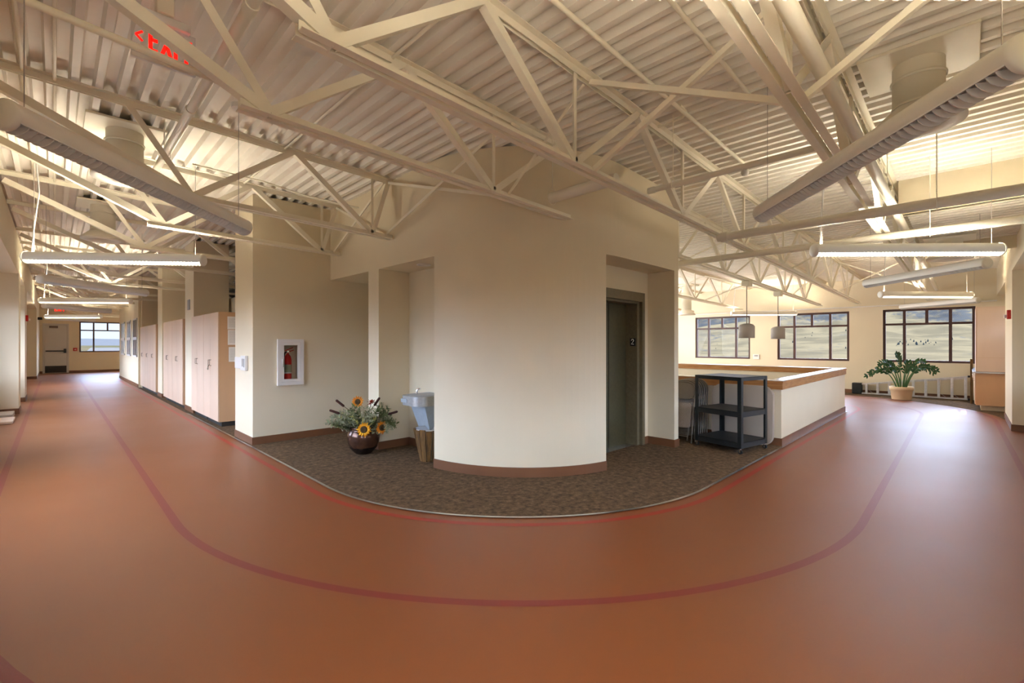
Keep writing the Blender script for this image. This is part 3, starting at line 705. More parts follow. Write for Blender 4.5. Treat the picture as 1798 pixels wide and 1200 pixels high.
pipe('conduit', [(-.4, 1.85, 3.72), (5.7, 1.85, 3.62)], .018, 'conduit crossing the deck ribs and ending at the round detector', mt='steel')
pipe('conduit', [(-.4, 1.32, 3.72), (4.4, 1.32, 3.64)], .016, 'conduit crossing the deck ribs left of the twin bottom chord by the wall', mt='steel')
cb = [(4.3, 2.2, 3.69), (4.3, 1.95, 3.70), (4.22, 1.88, 3.70), (4.05, 1.86, 3.69)]
tag(MB().tube(cb, .014, 8).build('flexible_conduit', M['steel']), 'bent flexible conduit linking the long central joist to the thin conduit', 'conduit')
cpt = [(1.2, 6.75, 3.72), (2.0, 6.72, 3.70), (2.5, 6.6, 3.6), (2.9, 6.3, 3.5), (3.1, 6.2, 3.47)]
tag(MB().tube(cpt, .012, 7).build('hanging_cable', M['steel']), 'slack cable looping under the deck above the extinguisher wall', 'cable')
dt = thing('detector', 'small round glass-like detector under the end of the deck conduit', 'detector', (5.75, 1.85, 3.55))
MB().lathe([(.05, .07), (.05, .03), (.0, .03)], (5.75, 1.85, 3.55), 16).build('base', M['steel'], dt)
MB().lathe([(.035, .03), (.045, -.03), (.03, -.06), (0, -.065)], (5.75, 1.85, 3.55), 16).build('lens', M['shade'], dt)
# ---- pendant light tubes hung zigzag across the corridors
def tube_light(lit):
    t = thing('tube_light', '', 'light fixture', (0, 0, 0))
    L, r, n = 2.0, .073, 22
    m = MB(); a0, a1 = radians(62), radians(298); vs = []; am = radians(206)
    for x in (-L/2, L/2):
        for k in range(n+1):
            a = a0+(a1-a0)*k/n; vs.append((x, r*sin(a), -r*cos(a)))
    if lit:
        vs = []
        for q0, q1 in ((a0, radians(154)), (am, a1)):
            vs = []
            for x in (-L/2, L/2):
                for k in range(n+1):
                    a = q0+(q1-q0)*k/n; vs.append((x, r*sin(a), -r*cos(a)))
            m.add(vs, [(k, k+1, n+2+k, n+1+k) for k in range(n)], True)
    else: m.add(vs, [(k, k+1, n+2+k, n+1+k) for k in range(n)], True)
    m.build('housing', M['fixture'], t, local=True)
    zc = -r*cos(a0)
    MB().box((-L/2, -r*sin(a0), zc+.028), (L/2, r*sin(a0), zc+.031)).build('reflector', M['louver'], t, local=True)
    MB().tube([(-L/2+.02, 0, zc+.012), (L/2-.02, 0, zc+.012)], .013, 10).build('lamp', M['lamp_on' if lit else 'lamp_off'], t, local=True)
    m = MB(); nf = 50
    for i in range(nf+1):
        x = -L/2+L*i/nf; seg = [(x, r*sin(a), -r*cos(a)) for a in [a0*(-1+2*j/8) for j in range(9)]]
        seg2 = [(x+.004, p[1], p[2]) for p in seg]
        m.add(seg+seg2, [tuple(range(9)), tuple(range(17, 8, -1))]+[(j, j+9, j+10, j+1) for j in range(8)])
    m.box((-L/2, -r*sin(a0)-.001, zc-.004), (L/2, -r*sin(a0)+.004, zc+.004)); m.box((-L/2, r*sin(a0)-.004, zc-.004), (L/2, r*sin(a0)+.001, zc+.004))
    m.build('louver', M['louver'], t, local=True)
    for s_ in (-1, 1):
        m = MB(); pr = [(r*1.02, 0), (r*1.02, .012), (r*.9, .024), (r*.5, .03), (.0, .031)]; N = 20; vs = []
        for (q, d) in pr:
            for k in range(N): vs.append((s_*(L/2+d), q*cos(2*pi*k/N), q*sin(2*pi*k/N)))
        m.add(vs, [(i*N+k, i*N+(k+1) % N, (i+1)*N+(k+1) % N, (i+1)*N+k) for i in range(len(pr)-1) for k in range(N)], True)
        m.build('end_cap', M['fixture'], t, local=True)
        MB().tube([(s_*L*.46, 0, r), (s_*L*.46, 0, 1.2)], .0026, 5).build('hanging_wire', M['shade'], t, local=True)
    else_ = not lit
    if else_: MB().tube([(L*.46, 0, 1.02), (L*.46, 0, 1.06)], .055, 16).build('canopy', M['fixture'], t, local=True)
    if lit:
        m = MB(); m.box((-L/2+.03, -.036, .046), (L/2-.03, .036, .05)); m.build('uplight_lens', M['uplight'], t, local=True)
    if lit: MB().tube([(-L*.47, 0, r), (-L*.465, .01, .35), (-L*.44, .02, .8), (-L*.45, 0, 1.2)], .0075, 6).build('power_cord', M['white'], t, local=True)
    return t
PT = {}
def place_tube(lit, p, q, label, group=None, z=2.55):
    c = ((p[0]+q[0])/2, (p[1]+q[1])/2, z); rz = atan2(q[1]-p[1], q[0]-p[0])
    if lit not in PT:
        PT[lit] = tube_light(lit); o = PT[lit]; o.location = c; o.rotation_euler = (0, 0, rz); o['label'] = label; o['group'] = 'pendant light tubes'
    else: dup(PT[lit], c, rz, label)
place_tube(False, (-.17, 3.1), (1.21, 4.6), 'unlit ribbed light tube hanging near the upper left corner, pointing at the white column')
place_tube(True, (-.218, 8.0), (1.28, 6.75), 'largest lit light tube of the left corridor, hung level by a white cord')
place_tube(False, (-.2, 10.46), (1.35, 11.9), 'unlit grey light tube just beyond the largest lit tube of the left corridor')
place_tube(True, (-.23, 15.66), (1.29, 14.36), 'second lit light tube down the left corridor')
place_tube(False, (-.25, 17.7), (1.27, 19.2), 'small unlit light tube below the second lit tube of the left corridor')
place_tube(True, (-.25, 24.5), (1.25, 23.1), 'farthest lit light tube of the left corridor, just above the end door')
place_tube(False, (-.25, 26.0), (1.25, 27.4), 'pale unlit light tube over the end window of the left corridor')
place_tube(True, (-.35, 1.05), (1.05, -.35), 'lit light tube over the bend of the track, nearer the outer corner')
place_tube(True, (.9, .9), (2.3, -.5), 'added unseen lit light tube over the bend of the track, nearer the curved wall')  # above the view, added to brighten the ceiling at the bend
place_tube(False, (4.0, 1.155), (2.48, -.146), 'big unlit ribbed light tube slanting into the upper right corner')
place_tube(True, (6.0, 1.2), (7.38, -.25), 'largest lit light tube of the right corridor')
place_tube(False, (10.0, 1.29), (8.44, -.24), 'unlit grey light tube slanting below the largest lit tube of the right corridor')
place_tube(True, (12.25, 1.33), (13.85, -.1), 'second lit light tube of the right corridor, above the right-hand far window')
place_tube(False, (16.85, 1.3), (15.5, -.18), 'pale unlit light tube across the top of the right-hand far window')
place_tube(True, (15.55, 5.4), (16.85, 3.9), 'lit light tube between the left and middle far windows', z=2.5)
for q, lab in (((9.2, 8.0), 'added unseen lit light tube at the rear of the window room, nearest the elevator'), ((12.4, 8.0), 'middle added unseen lit light tube at the rear of the window room'), ((15.2, 8.7), 'added unseen lit light tube in the rear corner of the window room'), ((3.4, 30.9), 'added unseen lit light tube in the hall past the office, nearer the end window'), ((5.2, 29.9), 'added unseen lit light tube at the dead end of the hall past the office')):
    place_tube(True, (q[0]-.7, q[1]+.35), (q[0]+.7, q[1]-.35), lab)  # hidden tubes added to brighten the far room and the end wall
# ---- round roof vents
def vent(x, y, zt, zb, label, r=.158, plate=.34):
    t = thing('roof_vent', label, 'vent', (x, y, zb))
    bb((x-plate, y-plate, zt-.03), (x+plate, y+plate, zt-.004), .004).build('mounting_plate', M['steel'], t)
    MB().lathe([(r, zt-.03), (r, zb+.17), (r+.004, zb+.17), (r+.004, zb+.15)], (x, y, 0), 36).build('duct', M['pipe'], t)
    MB().lathe([(r+.006, zt-.14), (r+.012, zt-.14), (r+.012, zt-.16), (r+.006, zt-.16)], (x, y, 0), 36).build('collar', M['pipe'], t)
    MB().lathe([(r, zb+.15), (r+.05, zb+.10), (r+.12, zb+.03), (r+.12, zb), (r+.04, zb-.005), (r-.02, zb+.02), (r-.03, zb+.06)], (x, y, 0), 36).build('flared_ring', M['pipe'], t)
    MB().lathe([(r-.02, zb+.08), (0, zb+.085)], (x, y, 0), 24).build('damper', M['dark'], t)
    return t
vent(4.76, .27, ZD(4.76), 3.2, 'large round roof vent on a flat plate near the upper right corner')
vent(.53, 6.35, ZD(.53), 3.25, 'round roof vent half hidden behind the unlit ribbed tube on the left', plate=.32)
vent(.56, 10.0, ZD(.56), 3.2, 'round roof vent farther down the left corridor above the largest lit tube', plate=.32)
vent(10.1, .2, 3.2, 2.86, 'round roof vent under the lowered deck on the right', plate=.3)
vent(15.2, 6.75, ZD(15.2), 2.5, 'long round duct drop just right of the elevator wall corner', r=.16, plate=.3)
# ---- exit signs
ex = thing('exit_sign', 'edge-lit exit sign with red letters under the deck at upper left', 'exit sign', (.49, 3.62, 3.27))
bb((.33, 3.605, 3.27), (.66, 3.635, 3.30), .003).build('bottom_bar', M['white'], ex)
MB().box((.33, 3.617, 3.30), (.66, 3.623, 3.53)).build('clear_panel', M['acrylic'], ex)
bb((.36, 3.59, 3.53), (.63, 3.65, 3.585), .004).build('housing', M['white'], ex)
bb((.45, 3.57, 3.585), (.54, 3.67, 3.76), .004).build('canopy_box', M['steel'], ex)
def letters(x, y, z, w, h, s, t=.006):
    m = MB()
    def stroke(p, q, wd=s): m.bar((x+p[0]*w, y, z+p[1]*h), (x+q[0]*w, y, z+q[1]*h), t, wd, (0, 0, 1) if abs(p[0]-q[0]) > .01 else (1, 0, 0)) if abs(p[0]-q[0]) > .01 else m.box((x+p[0]*w-wd/2, y-t/2, z+min(p[1], q[1])*h), (x+p[0]*w+wd/2, y+t/2, z+max(p[1], q[1])*h))
    k = s/2/h
    stroke((.04, 0), (.04, 1)); [stroke((.04, v), (.20, v)) for v in (k, .5, 1-k)]
    stroke((.29, 0), (.50, 1)); stroke((.50, 0), (.29, 1))
    stroke((.61, 0), (.61, 1)); stroke((.86, 0), (.86, 1)); stroke((.72, 1-k), (1.0, 1-k))
    return m
lt = letters(.415, 3.612, 3.335, .225, .15, .02); lt.bar((.352, 3.612, 3.41), (.385, 3.612, 3.44), .006, .012); lt.bar((.352, 3.612, 3.41), (.385, 3.612, 3.38), .006, .012)
lt.build('letters', M['exit'], ex)
ex = thing('exit_sign', 'small red exit sign far down the left corridor above the end door', 'exit sign', (.12, 29.5, 2.95))
MB().box((-.05, 29.497, 2.98), (.38, 29.503, 3.24)).build('clear_panel', M['acrylic'], ex)
bb((-.05, 29.47, 3.24), (.38, 29.53, 3.30), .004).build('housing', M['white'], ex)
letters(0, 29.49, 3.02, .34, .18, .03).build('letters', M['exit'], ex)
MB().tube([(.16, 29.5, 3.30), (.16, 29.5, 3.79)], .012, 8).build('hanger', M['steel'], ex)
# ---- drum pendants
def pendant(x, label):
    t = thing('pendant_lamp', label, 'pendant lamp', (x, 3.2, 1.63), 0, 'drum pendants')
    r = .15
    MB().lathe([(r-.006, 0), (r, 0), (r, .24), (r*.8, .275), (r*.45, .295), (.02, .30), (.02, .29), (r*.8, .262), (r-.006, .23), (r-.006, 0)], (x, 3.2, 1.63), 36).build('drum_shade', M['shade'], t)
    MB().tube([(x, 3.2, 1.92), (x, 3.2, ZBOT(x)-.1)], .009, 8).build('rod', M['rod'], t)
    bb((x-.1, 3.12, ZBOT(x)-.11), (x+.1, 3.28, ZBOT(x)-.004), .01).build('canopy_box', M['steel'], t)
    MB().lathe([(0, .1), (.03, .12), (.035, .17), (.015, .22)], (x, 3.2, 1.63), 12).build('bulb', M['lamp_off'], t)
pendant(10.05, 'grey drum pendant overlapping the right side of the left far window')
pendant(12.24, 'grey drum pendant in front of the left edge of the middle far window')
# ---- recessed downlight
dl = thing('downlight', 'recessed downlight in the ceiling of the fountain niche', 'light fixture', (3.5, 5.15, HN-.006))
MB().lathe([(.095, -.0), (.095, -.008), (.07, -.008), (.065, .0)], (3.5, 5.15, HN-.001), 28).build('trim_ring', M['white'], dl)
MB().lathe([(.066, -.0025), (0, -.002)], (3.5, 5.15, HN-.001), 28).build('reflector', M['chrome'], dl)
# ------------------------------------------------------------ niche wall: extinguisher cabinet
ec = thing('extinguisher_cabinet', 'white recessed fire extinguisher cabinet with a glass door', 'cabinet', (2.61, 7.48, .86))
def ringxz(x0, x1, z0, z1, w, y0, y1):
    m = MB(); m.box((x0, y0, z0), (x0+w, y1, z1)); m.box((x1-w, y0, z0), (x1, y1, z1)); m.box((x0+w, y0, z0), (x1-w, y1, z0+w)); m.box((x0+w, y0, z1-w), (x1-w, y1, z1)); return m
ringxz(2.415, 2.805, .865, 1.58, .05, 7.462, 7.499).build('outer_frame', M['white'], ec)
dr = ringxz(2.467, 2.753, .917, 1.528, .042, 7.468, 7.492).build('door', M['white'], ec)
MB().box((2.505, 7.478, .955), (2.715, 7.481, 1.49)).build('glass_pane', M['glass'], dr)
bb((2.478, 7.452, 1.15), (2.490, 7.468, 1.28), .003).build('handle', M['chrome'], dr)
fe = thing('fire_extinguisher', 'red fire extinguisher with black hose inside the white cabinet', 'fire extinguisher', (2.6, 7.58, .902))
MB().lathe([(0, 0), (.052, 0), (.056, .02), (.056, .36), (.045, .41), (.02, .44), (.018, .47), (0, .47)], (2.6, 7.58, .902), 24).build('cylinder', M['red'], fe)
MB().lathe([(.0575, .16), (.0575, .28)], (2.6, 7.58, .902), 24).build('label_band', M['leafgrey'], fe)
MB().lathe([(.0577, .14), (.0577, .16)], (2.6, 7.58, .902), 24).build('white_band', M['paper'], fe)
m = MB(); m.bar((2.55, 7.58, 1.36), (2.69, 7.58, 1.41), .016, .012); m.bar((2.56, 7.58, 1.40), (2.68, 7.58, 1.45), .016, .012); m.build('lever', M['red'], fe)
bb((2.58, 7.565, 1.35), (2.62, 7.595, 1.40), .004).build('valve', M['chrome'], fe)
MB().tube([(2.58, 7.57, 1.38), (2.545, 7.545, 1.37), (2.528, 7.535, 1.30), (2.528, 7.535, 1.02)], .009, 8).build('hose', M['blackrub'], fe)
# ---- wall controllers, sign, papers
wc = thing('wall_controller', 'white control box with a small display on the narrow white column face', 'control box', (2.078, 8.0, 1.1))
bb((2.04, 7.98, 1.12), (2.078, 8.30, 1.30), .006).build('wide_case', M['white'], wc)
bb((2.035, 7.73, 1.10), (2.078, 7.97, 1.325), .006).build('case', M['white'], wc)
bb((2.031, 7.83, 1.16), (2.036, 7.88, 1.28), .002).build('display', M['shade'], wc)
bb((2.031, 7.76, 1.15), (2.036, 7.80, 1.28), .002).build('keypad', M['ink'], wc)
tag(bb((2.112, 12.2, 2.27), (2.128, 12.42, 2.5), .004).build('wall_sign', M['ink']), 'small grey square sign high on the second white pier', 'sign')
for k, (za, zb, xa, lab) in enumerate(((1.775, 2.01, 2.23, 'topmost white sheet taped to the cabinet side'), (1.49, 1.765, 2.235, 'middle white sheet taped to the cabinet side'), (1.18, 1.45, 2.25, 'lowest white sheet taped to the cabinet side'))):
    p = tag(MB().box((xa, 9.542, za), (xa+.21, 9.547, zb)).build('notice_sheet', M['paper']), lab, 'paper notice', 'sheets on the cabinet side')
    m = MB(); zz = zb-.03
    while zz > za+.03: m.box((xa+.02, 9.5405, zz-.004), (xa+.10+.09*random.random(), 9.5418, zz)); zz -= .022
    m.build('printed_lines', M['ink'], p)
# ---- tall storage cabinets
def tall_cab(y0, y1, label, lock=False):
    x0, x1, H = 2.085, 2.66, 2.09
    t = thing('storage_cabinet', label, 'storage cabinet', ((x0+x1)/2, (y0+y1)/2, 0), 0, 'tall storage cabinets')
    m = MB(); m.box((x0+.018, y0+.002, .09), (x1, y1-.002, H)); m.build('body', M['mapleside'], t)
    box((x0+.06, y0+.02, .006), (x1-.02, y1-.02, .09)).build('toe_kick', M['dark'], t)
    ym = (y0+y1)/2
    for a, b, hy in ((y0+.003, ym-.003, ym-.05), (ym+.003, y1-.003, ym+.05)):
        d = bb((x0-.003, a, .10), (x0+.016, b, H-.003), .003).build('door', M['maple'], t)
        MB().tube([(x0-.003, hy, 1.10), (x0-.03, hy, 1.105), (x0-.03, hy, 1.205), (x0-.003, hy, 1.21)], .005, 6).build('handle', M['rod'], d)
    if lock:
        m = MB(); m.tube([(x0-.035, ym-.05, 1.12), (x0-.04, ym, 1.08), (x0-.035, ym+.05, 1.12)], .008, 6); m.build('chain', M['chrome'], t)
        bb((x0-.052, ym-.022, 1.02), (x0-.032, ym+.022, 1.07), .005).build('padlock', M['chrome'], t)
tall_cab(9.55, 10.67, 'nearest tall maple cabinet, its shadow-brown side carrying taped sheets, doors chained', True)
tall_cab(10.68, 11.8, 'tall maple cabinet right behind the one with taped sheets')
tall_cab(12.8, 14.08, 'tall maple cabinet between the second and third piers, nearer half')
tall_cab(14.1, 15.4, 'tall maple cabinet between the second and third piers, farther half')
tall_cab(16.75, 17.85, 'tall maple cabinet just past the third pier')
tall_cab(17.87, 18.97, 'tall maple cabinet in the middle of the far trio')
tall_cab(18.99, 20.1, 'farthest tall maple cabinet, next to the office windows')
# ------------------------------------------------------------ vase of dried flowers
VX, VY = 3.0, 5.86
va = thing('flower_vase', 'round glazed brown vase on the carpet beside the fountain niche', 'vase', (VX, VY, .006))
MB().lathe([(0, 0), (.09, 0), (.112, .01), (.175, .08), (.206, .155), (.217, .225), (.206, .285), (.185, .325), (.178, .34), (.186, .366), (.18, .373), (.165, .362), (.16, .34), (.18, .31), (.17, .2), (0, .18)], (VX, VY, .006), 40).build('body', M['bronze'], va)
MB().lathe([(.1135, .0115), (.1765, .081), (.186, .10)], (VX, VY, .006), 40).build('foot_shade', M['vaseshade'], va)  # dark band paints the shading low on the vase
RT = Vector((.7071, -.7071, 0)); FW = Vector((-.7071, -.7071, 0)); UP = Vector((0, 0, 1))
VC = Vector((VX, VY, .34))
def at(l, h, f): return Vector((VX, VY, 0))+RT*l+UP*h+FW*f
def leaf(m, p, d, nrm, L, w):
    d = d.normalized(); s_ = d.cross(nrm)
    if s_.length < .01: s_ = Vector((1, 0, 0))
    s_.normalize(); u = s_.cross(d)
    m.add([p, p+d*L*.35+s_*w*.5+u*w*.1, p+d*L*.75+s_*w*.38, p+d*L, p+d*L*.75-s_*w*.38, p+d*L*.35-s_*w*.5+u*w*.1], [(0, 1, 2, 3), (0, 3, 4, 5)])
def curve(p, q, bend, n=8):
    return [p.lerp(q, i/n)+bend*(4*(i/n)*(1-i/n)) for i in range(n+1)]
def sunflower(c, nrm, R, label, petm):
    nrm = nrm.normalized(); a = nrm.cross(UP).normalized(); b = a.cross(nrm)
    t = thing('sunflower', label, 'flower', tuple(c), 0, 'sunflowers in the vase')
    m = MB()
    for ly, (n, rr, off) in enumerate(((15, R, 0), (13, R*.85, .2))):
        for k in range(n):
            an = 2*pi*k/n+off+random.uniform(-.08, .08); d = (a*cos(an)+b*sin(an)).normalized(); r1 = rr*random.uniform(.88, 1.1)
            s_ = d.cross(nrm); w = R*.2; p0 = c+d*R*.4+nrm*.004*ly; bow = nrm*R*.14
            m.add([p0-s_*w*.5, p0+s_*w*.5, c+d*(R*.4+r1*.35)+s_*w*.7+bow, c+d*r1+nrm*R*random.uniform(-.1, .1), c+d*(R*.4+r1*.35)-s_*w*.7+bow], [(0, 1, 2, 3, 4)])
    m.build('petals', petm, t)
    m = MB(); N = 20; vs = []; pr = [(R*.47, -.004), (R*.47, .008), (R*.36, .018), (R*.2, .012), (.001, .006)]
    for (q, h_) in pr:
        for k in range(N): vs.append(c+(a*cos(2*pi*k/N)+b*sin(2*pi*k/N))*q+nrm*h_)
    m.add(vs, [(i*N+k, i*N+(k+1) % N, (i+1)*N+(k+1) % N, (i+1)*N+k) for i in range(len(pr)-1) for k in range(N)], True); m.build('seed_disc', M['disc'], t)
    MB().tube(curve(c-nrm*.01, VC+Vector((0, 0, -.1))+(c-VC)*.12, UP*.05), .006, 6).build('stem', M['leafg'], t)
sunflower(at(-.04, .725, .12), FW+UP*.25+RT*.05, .082, 'orange-yellow sunflower standing highest in the vase', M['petal2'])
sunflower(at(.085, .375, .25), FW+UP*.15+RT*.1, .098, 'bright yellow sunflower drooping over the vase rim', M['petal'])
sunflower(at(.32, .40, .24), FW*.8+UP*.1+RT*.75, .09, 'amber sunflower at the right side of the bouquet', M['petal2'])
def cattail(p, q, label, r=.016):
    t = thing('cattail', label, 'dried stem', tuple(q), 0, 'cattails in the vase'); d = (q-p).normalized(); e0 = q-d*.14
    MB().tube([e0, e0+d*.012, q-d*.012, q], [r*.6, r, r, r*.5], 10).build('spike', M['cattail'], t)
    MB().tube([VC-UP*.08, p.lerp(q, .35), e0], .004, 6).build('stalk', M['stem'], t)
cattail(VC+UP*.1, at(-.35, .745, .08), 'upper left brown cattail leaning out of the vase')
cattail(VC+UP*.1, at(-.43, .61, .1), 'lowest left brown cattail lying almost level')
cattail(VC+UP*.1, at(.235, .775, .05), 'dark red cattail rising right of the tall sunflower')
cattail(VC+UP*.1, at(.48, .585, .05), 'small brown cattail reaching far to the right')
rf = thing('red_bloom', 'rust red dried bloom behind the tall sunflower', 'flower', tuple(at(.12, .71, .05)), 0)
m = MB()
for k in range(26): leaf(m, at(.12, .70, .05), Vector((random.uniform(-1, 1), random.uniform(-1, 1), random.uniform(-.2, 1))), UP, .07, .025)
m.build('bracts', M['redfl'], rf); MB().tube([at(.12, .70, .05), VC-UP*.08], .004, 6).build('stalk', M['stem'], rf)
def sprig(kind, seed):
    random.seed(seed)
    mt = {'green': M['leafg'], 'grey': M['leafgrey'], 'yellow': M['leafyel']}[kind]
    t = thing('leafy_sprig', {'green': 'dark green leafy sprig in the round brown vase', 'grey': 'grey-green dried sprig in the round brown vase', 'yellow': 'yellow-green flowering sprig in the round brown vase'}[kind], 'foliage', (0, 0, 0), 0, kind+' sprigs in the vase')
    L = .52; pts = [Vector((.10*(i/8)**2*L*2, .0, L*i/8)) for i in range(9)]
    MB().tube(pts, [.0035-.0003*i for i in range(9)], 5).build('twig', M['stem'], t, local=True)
    m = MB()
    for i in range(46 if kind != 'yellow' else 60):
        f = random.uniform(.22, 1.0); k = min(7, int(f*8)); p = pts[k].lerp(pts[k+1], f*8-k)
        an = random.uniform(0, 2*pi); d = Vector((cos(an), sin(an), random.uniform(.1, .9)))
        ll = random.uniform(.05, .085) if kind != 'yellow' else random.uniform(.025, .04)
        if kind == 'grey':
            tip = p+d.normalized()*random.uniform(.04, .09); m.tube([p, tip], .0012, 3, False, False)
            for _ in range(3): leaf(m, tip, Vector((random.uniform(-1, 1), random.uniform(-1, 1), random.uniform(-1, 1))), UP, .03, .014)
        else: leaf(m, p, d, Vector((random.uniform(-.4, .4), random.uniform(-.4, .4), 1)), ll, ll*.36)
    m.build('leaves', mt, t, local=True); return t
SPR = {k: sprig(k, i+3) for i, k in enumerate(('green', 'grey', 'yellow'))}
used = set(); random.seed(11)
for i in range(72):
    kind = ('green', 'grey', 'green', 'yellow', 'grey')[i % 5]
    l_ = random.uniform(-1, 1); f_ = random.uniform(-1, .8); 
    tilt = radians(8+60*min(1, sqrt(l_*l_+f_*f_*.6))*random.uniform(.7, 1.05)); v = (RT*l_+FW*f_*.75); az = atan2(v.y, v.x)
    base = Vector((VX, VY, .29))+v*.07
    if kind in used: o = dup(SPR[kind], base, az)
    else: o = SPR[kind]; used.add(kind); o.location = base
    o.rotation_euler = (0, tilt, az); s_ = random.uniform(.66, .95)*(.95 if kind != 'yellow' else .8); o.scale = (s_, s_, s_)
# ------------------------------------------------------------ drinking fountain and wooden planter
FX, FY = 3.75, 5.14
fo = thing('drinking_fountain', 'stainless drinking fountain with a grey tapered body on the niche wall', 'drinking fountain', (FX, FY, .33))
hw_ = .25
rim = [(FX, FY+hw_), (FX-.34, FY+hw_)]+arc((FX-.34, FY+hw_-.16), .16, pi/2, pi, 18)+arc((FX-.34, FY-hw_+.16), .16, pi, 1.5*pi, 18)+[(FX, FY-hw_)]
rim = rim[::-1] if False else rim
m = MB(); m.prism(rim, .70, .825); m.build('basin_rim', M['stain'], fo)
inner = [(FX-.02+(x-FX)*.86, FY+(y-FY)*.84) for x, y in rim]
m = MB(); m.prism(inner, .8252, .829); m.build('basin_bowl', M['ftn'], fo)
bb((FX-.505, FY+.03, .735), (FX-.497, FY+.17, .785), .002).build('push_bar', M['ftn'], fo)
m = MB()
t0 = [(FX, FY-.17), (FX, FY+.17), (FX-.36, FY+.17), (FX-.36, FY-.17)]; t1 = [(FX, FY-.14), (FX, FY+.14), (FX-.24, FY+.12), (FX-.24, FY-.12)]
m.add([(x, y, .70) for x, y in t0]+[(x, y, .34) for x, y in t1], [(0, 1, 2, 3), (7, 6, 5, 4), (0, 4, 5, 1), (1, 5, 6, 2), (2, 6, 7, 3), (3, 7, 4, 0)]); m.build('body', M['ftn'], fo)
m = MB(); m.tube([(FX-.30, FY+.10, .829), (FX-.30, FY+.10, .875), (FX-.29, FY+.09, .90), (FX-.265, FY+.07, .905)], .011, 8); m.build('bubbler_spout', M['chrome'], fo)
wp = thing('wooden_planter', 'rustic split-log planter with a metal liner standing under the fountain', 'planter', (3.42, 4.90, .006))
cx_, cy_ = 3.43, 4.93; n = 13
for k in range(n):
    a0, a1 = 2*pi*k/n+.03, 2*pi*(k+1)/n-.03; zt_ = .40+random.uniform(-.015, .025); gap = random.uniform(0, .05)
    rb, rt, tk = .125+random.uniform(-.01, .01), .195+random.uniform(-.008, .012), .028
    vs = []
    for (rr, z) in ((rb, .007), (rt, zt_)):
        for a in (a0, a1+gap*(-1 if z < .1 else 0)): vs += [(cx_+rr*cos(a), cy_+rr*sin(a), z), (cx_+(rr-tk)*cos(a), cy_+(rr-tk)*sin(a), z)]
    MB().add(vs, [(0, 2, 3, 1), (4, 5, 7, 6), (0, 4, 6, 2), (1, 3, 7, 5), (0, 1, 5, 4), (2, 6, 7, 3)]).build('stave', M['oldwood'], wp)
MB().lathe([(.10, .02), (.165, .40), (.178, .42), (.158, .41), (.13, .37), (0, .36)], (cx_, cy_, 0), 24).build('liner', M['tintop'], wp)
# ------------------------------------------------------------ black utility cart
e1 = Vector((.978, -.208, 0)); e2 = Vector((.208, .978, 0)); P0 = Vector((6.56, 2.16, 0)); CW, CD = .66, .70
ct = thing('utility_cart', 'black steel three-shelf cart on chrome casters in front of the low wall', 'cart', tuple(P0+e1*CW/2+e2*CD/2))
def cp_(a, b, z): return P0+e1*a+e2*b+UP*z
def tray(z, h):
    m = MB()
    def slab(a0, a1, b0, b1, z0, z1):
        q = [cp_(a, b, z_) for z_ in (z0, z1) for a, b in ((a0, b0), (a1, b0), (a1, b1), (a0, b1))]
        m.add(q, [(3, 2, 1, 0), (4, 5, 6, 7), (0, 1, 5, 4), (1, 2, 6, 5), (2, 3, 7, 6), (3, 0, 4, 7)])
    slab(0, CW, 0, CD, z-.008, z)
    slab(0, CW, 0, .012, z-h, z); slab(0, CW, CD-.012, CD, z-h, z); slab(0, .012, 0, CD, z-h, z); slab(CW-.012, CW, 0, CD, z-h, z)
    return m
tray(1.05, .05).build('top_shelf', M['black_top'], ct); tray(.58, .075).build('middle_shelf', M['black_top'], ct); tray(.16, .075).build('bottom_shelf', M['black_top'], ct)
for a in (.0, 1):
    for b in (0, 1):
        x, y = a*CW, b*CD; m = MB(); sx1 = 1 if a == 0 else -1; sy1 = 1 if b == 0 else -1
        lo = .085
        m.bar(cp_(x+sx1*.022, y-sy1*.003, lo), cp_(x+sx1*.022, y-sy1*.003, 1.045), .05, .006, e2) if False else None
        for (u0, u1, v0, v1) in ((x, x+sx1*.05, y-sy1*.003, y+sy1*.003), (x-sx1*.003, x+sx1*.003, y, y+sy1*.05)):
            q = [cp_(p, r_, z_) for z_ in (lo, 1.045) for p, r_ in ((u0, v0), (u1, v0), (u1, v1), (u0, v1))]
            m.add(q, [(3, 2, 1, 0), (4, 5, 6, 7), (0, 1, 5, 4), (1, 2, 6, 5), (2, 3, 7, 6), (3, 0, 4, 7)])
        m.build('leg', M['black'], ct)
        c = cp_(x+sx1*.02, y+sy1*.02, 0)
        k = MB().tube([c+UP*.085, c+UP*.055], .012, 8).build('caster', M['chrome'], ct)
        MB().bar(c+UP*.07+e1*.018, c+UP*.025+e1*.018, .02, .003, e1).bar(c+UP*.07-e1*.018, c+UP*.025-e1*.018, .02, .003, e1).build('fork', M['chrome'], k)
        MB().tube([c+UP*.037-e1*.013, c+UP*.037+e1*.013], .03, 16).build('wheel', M['blackrub'], k)
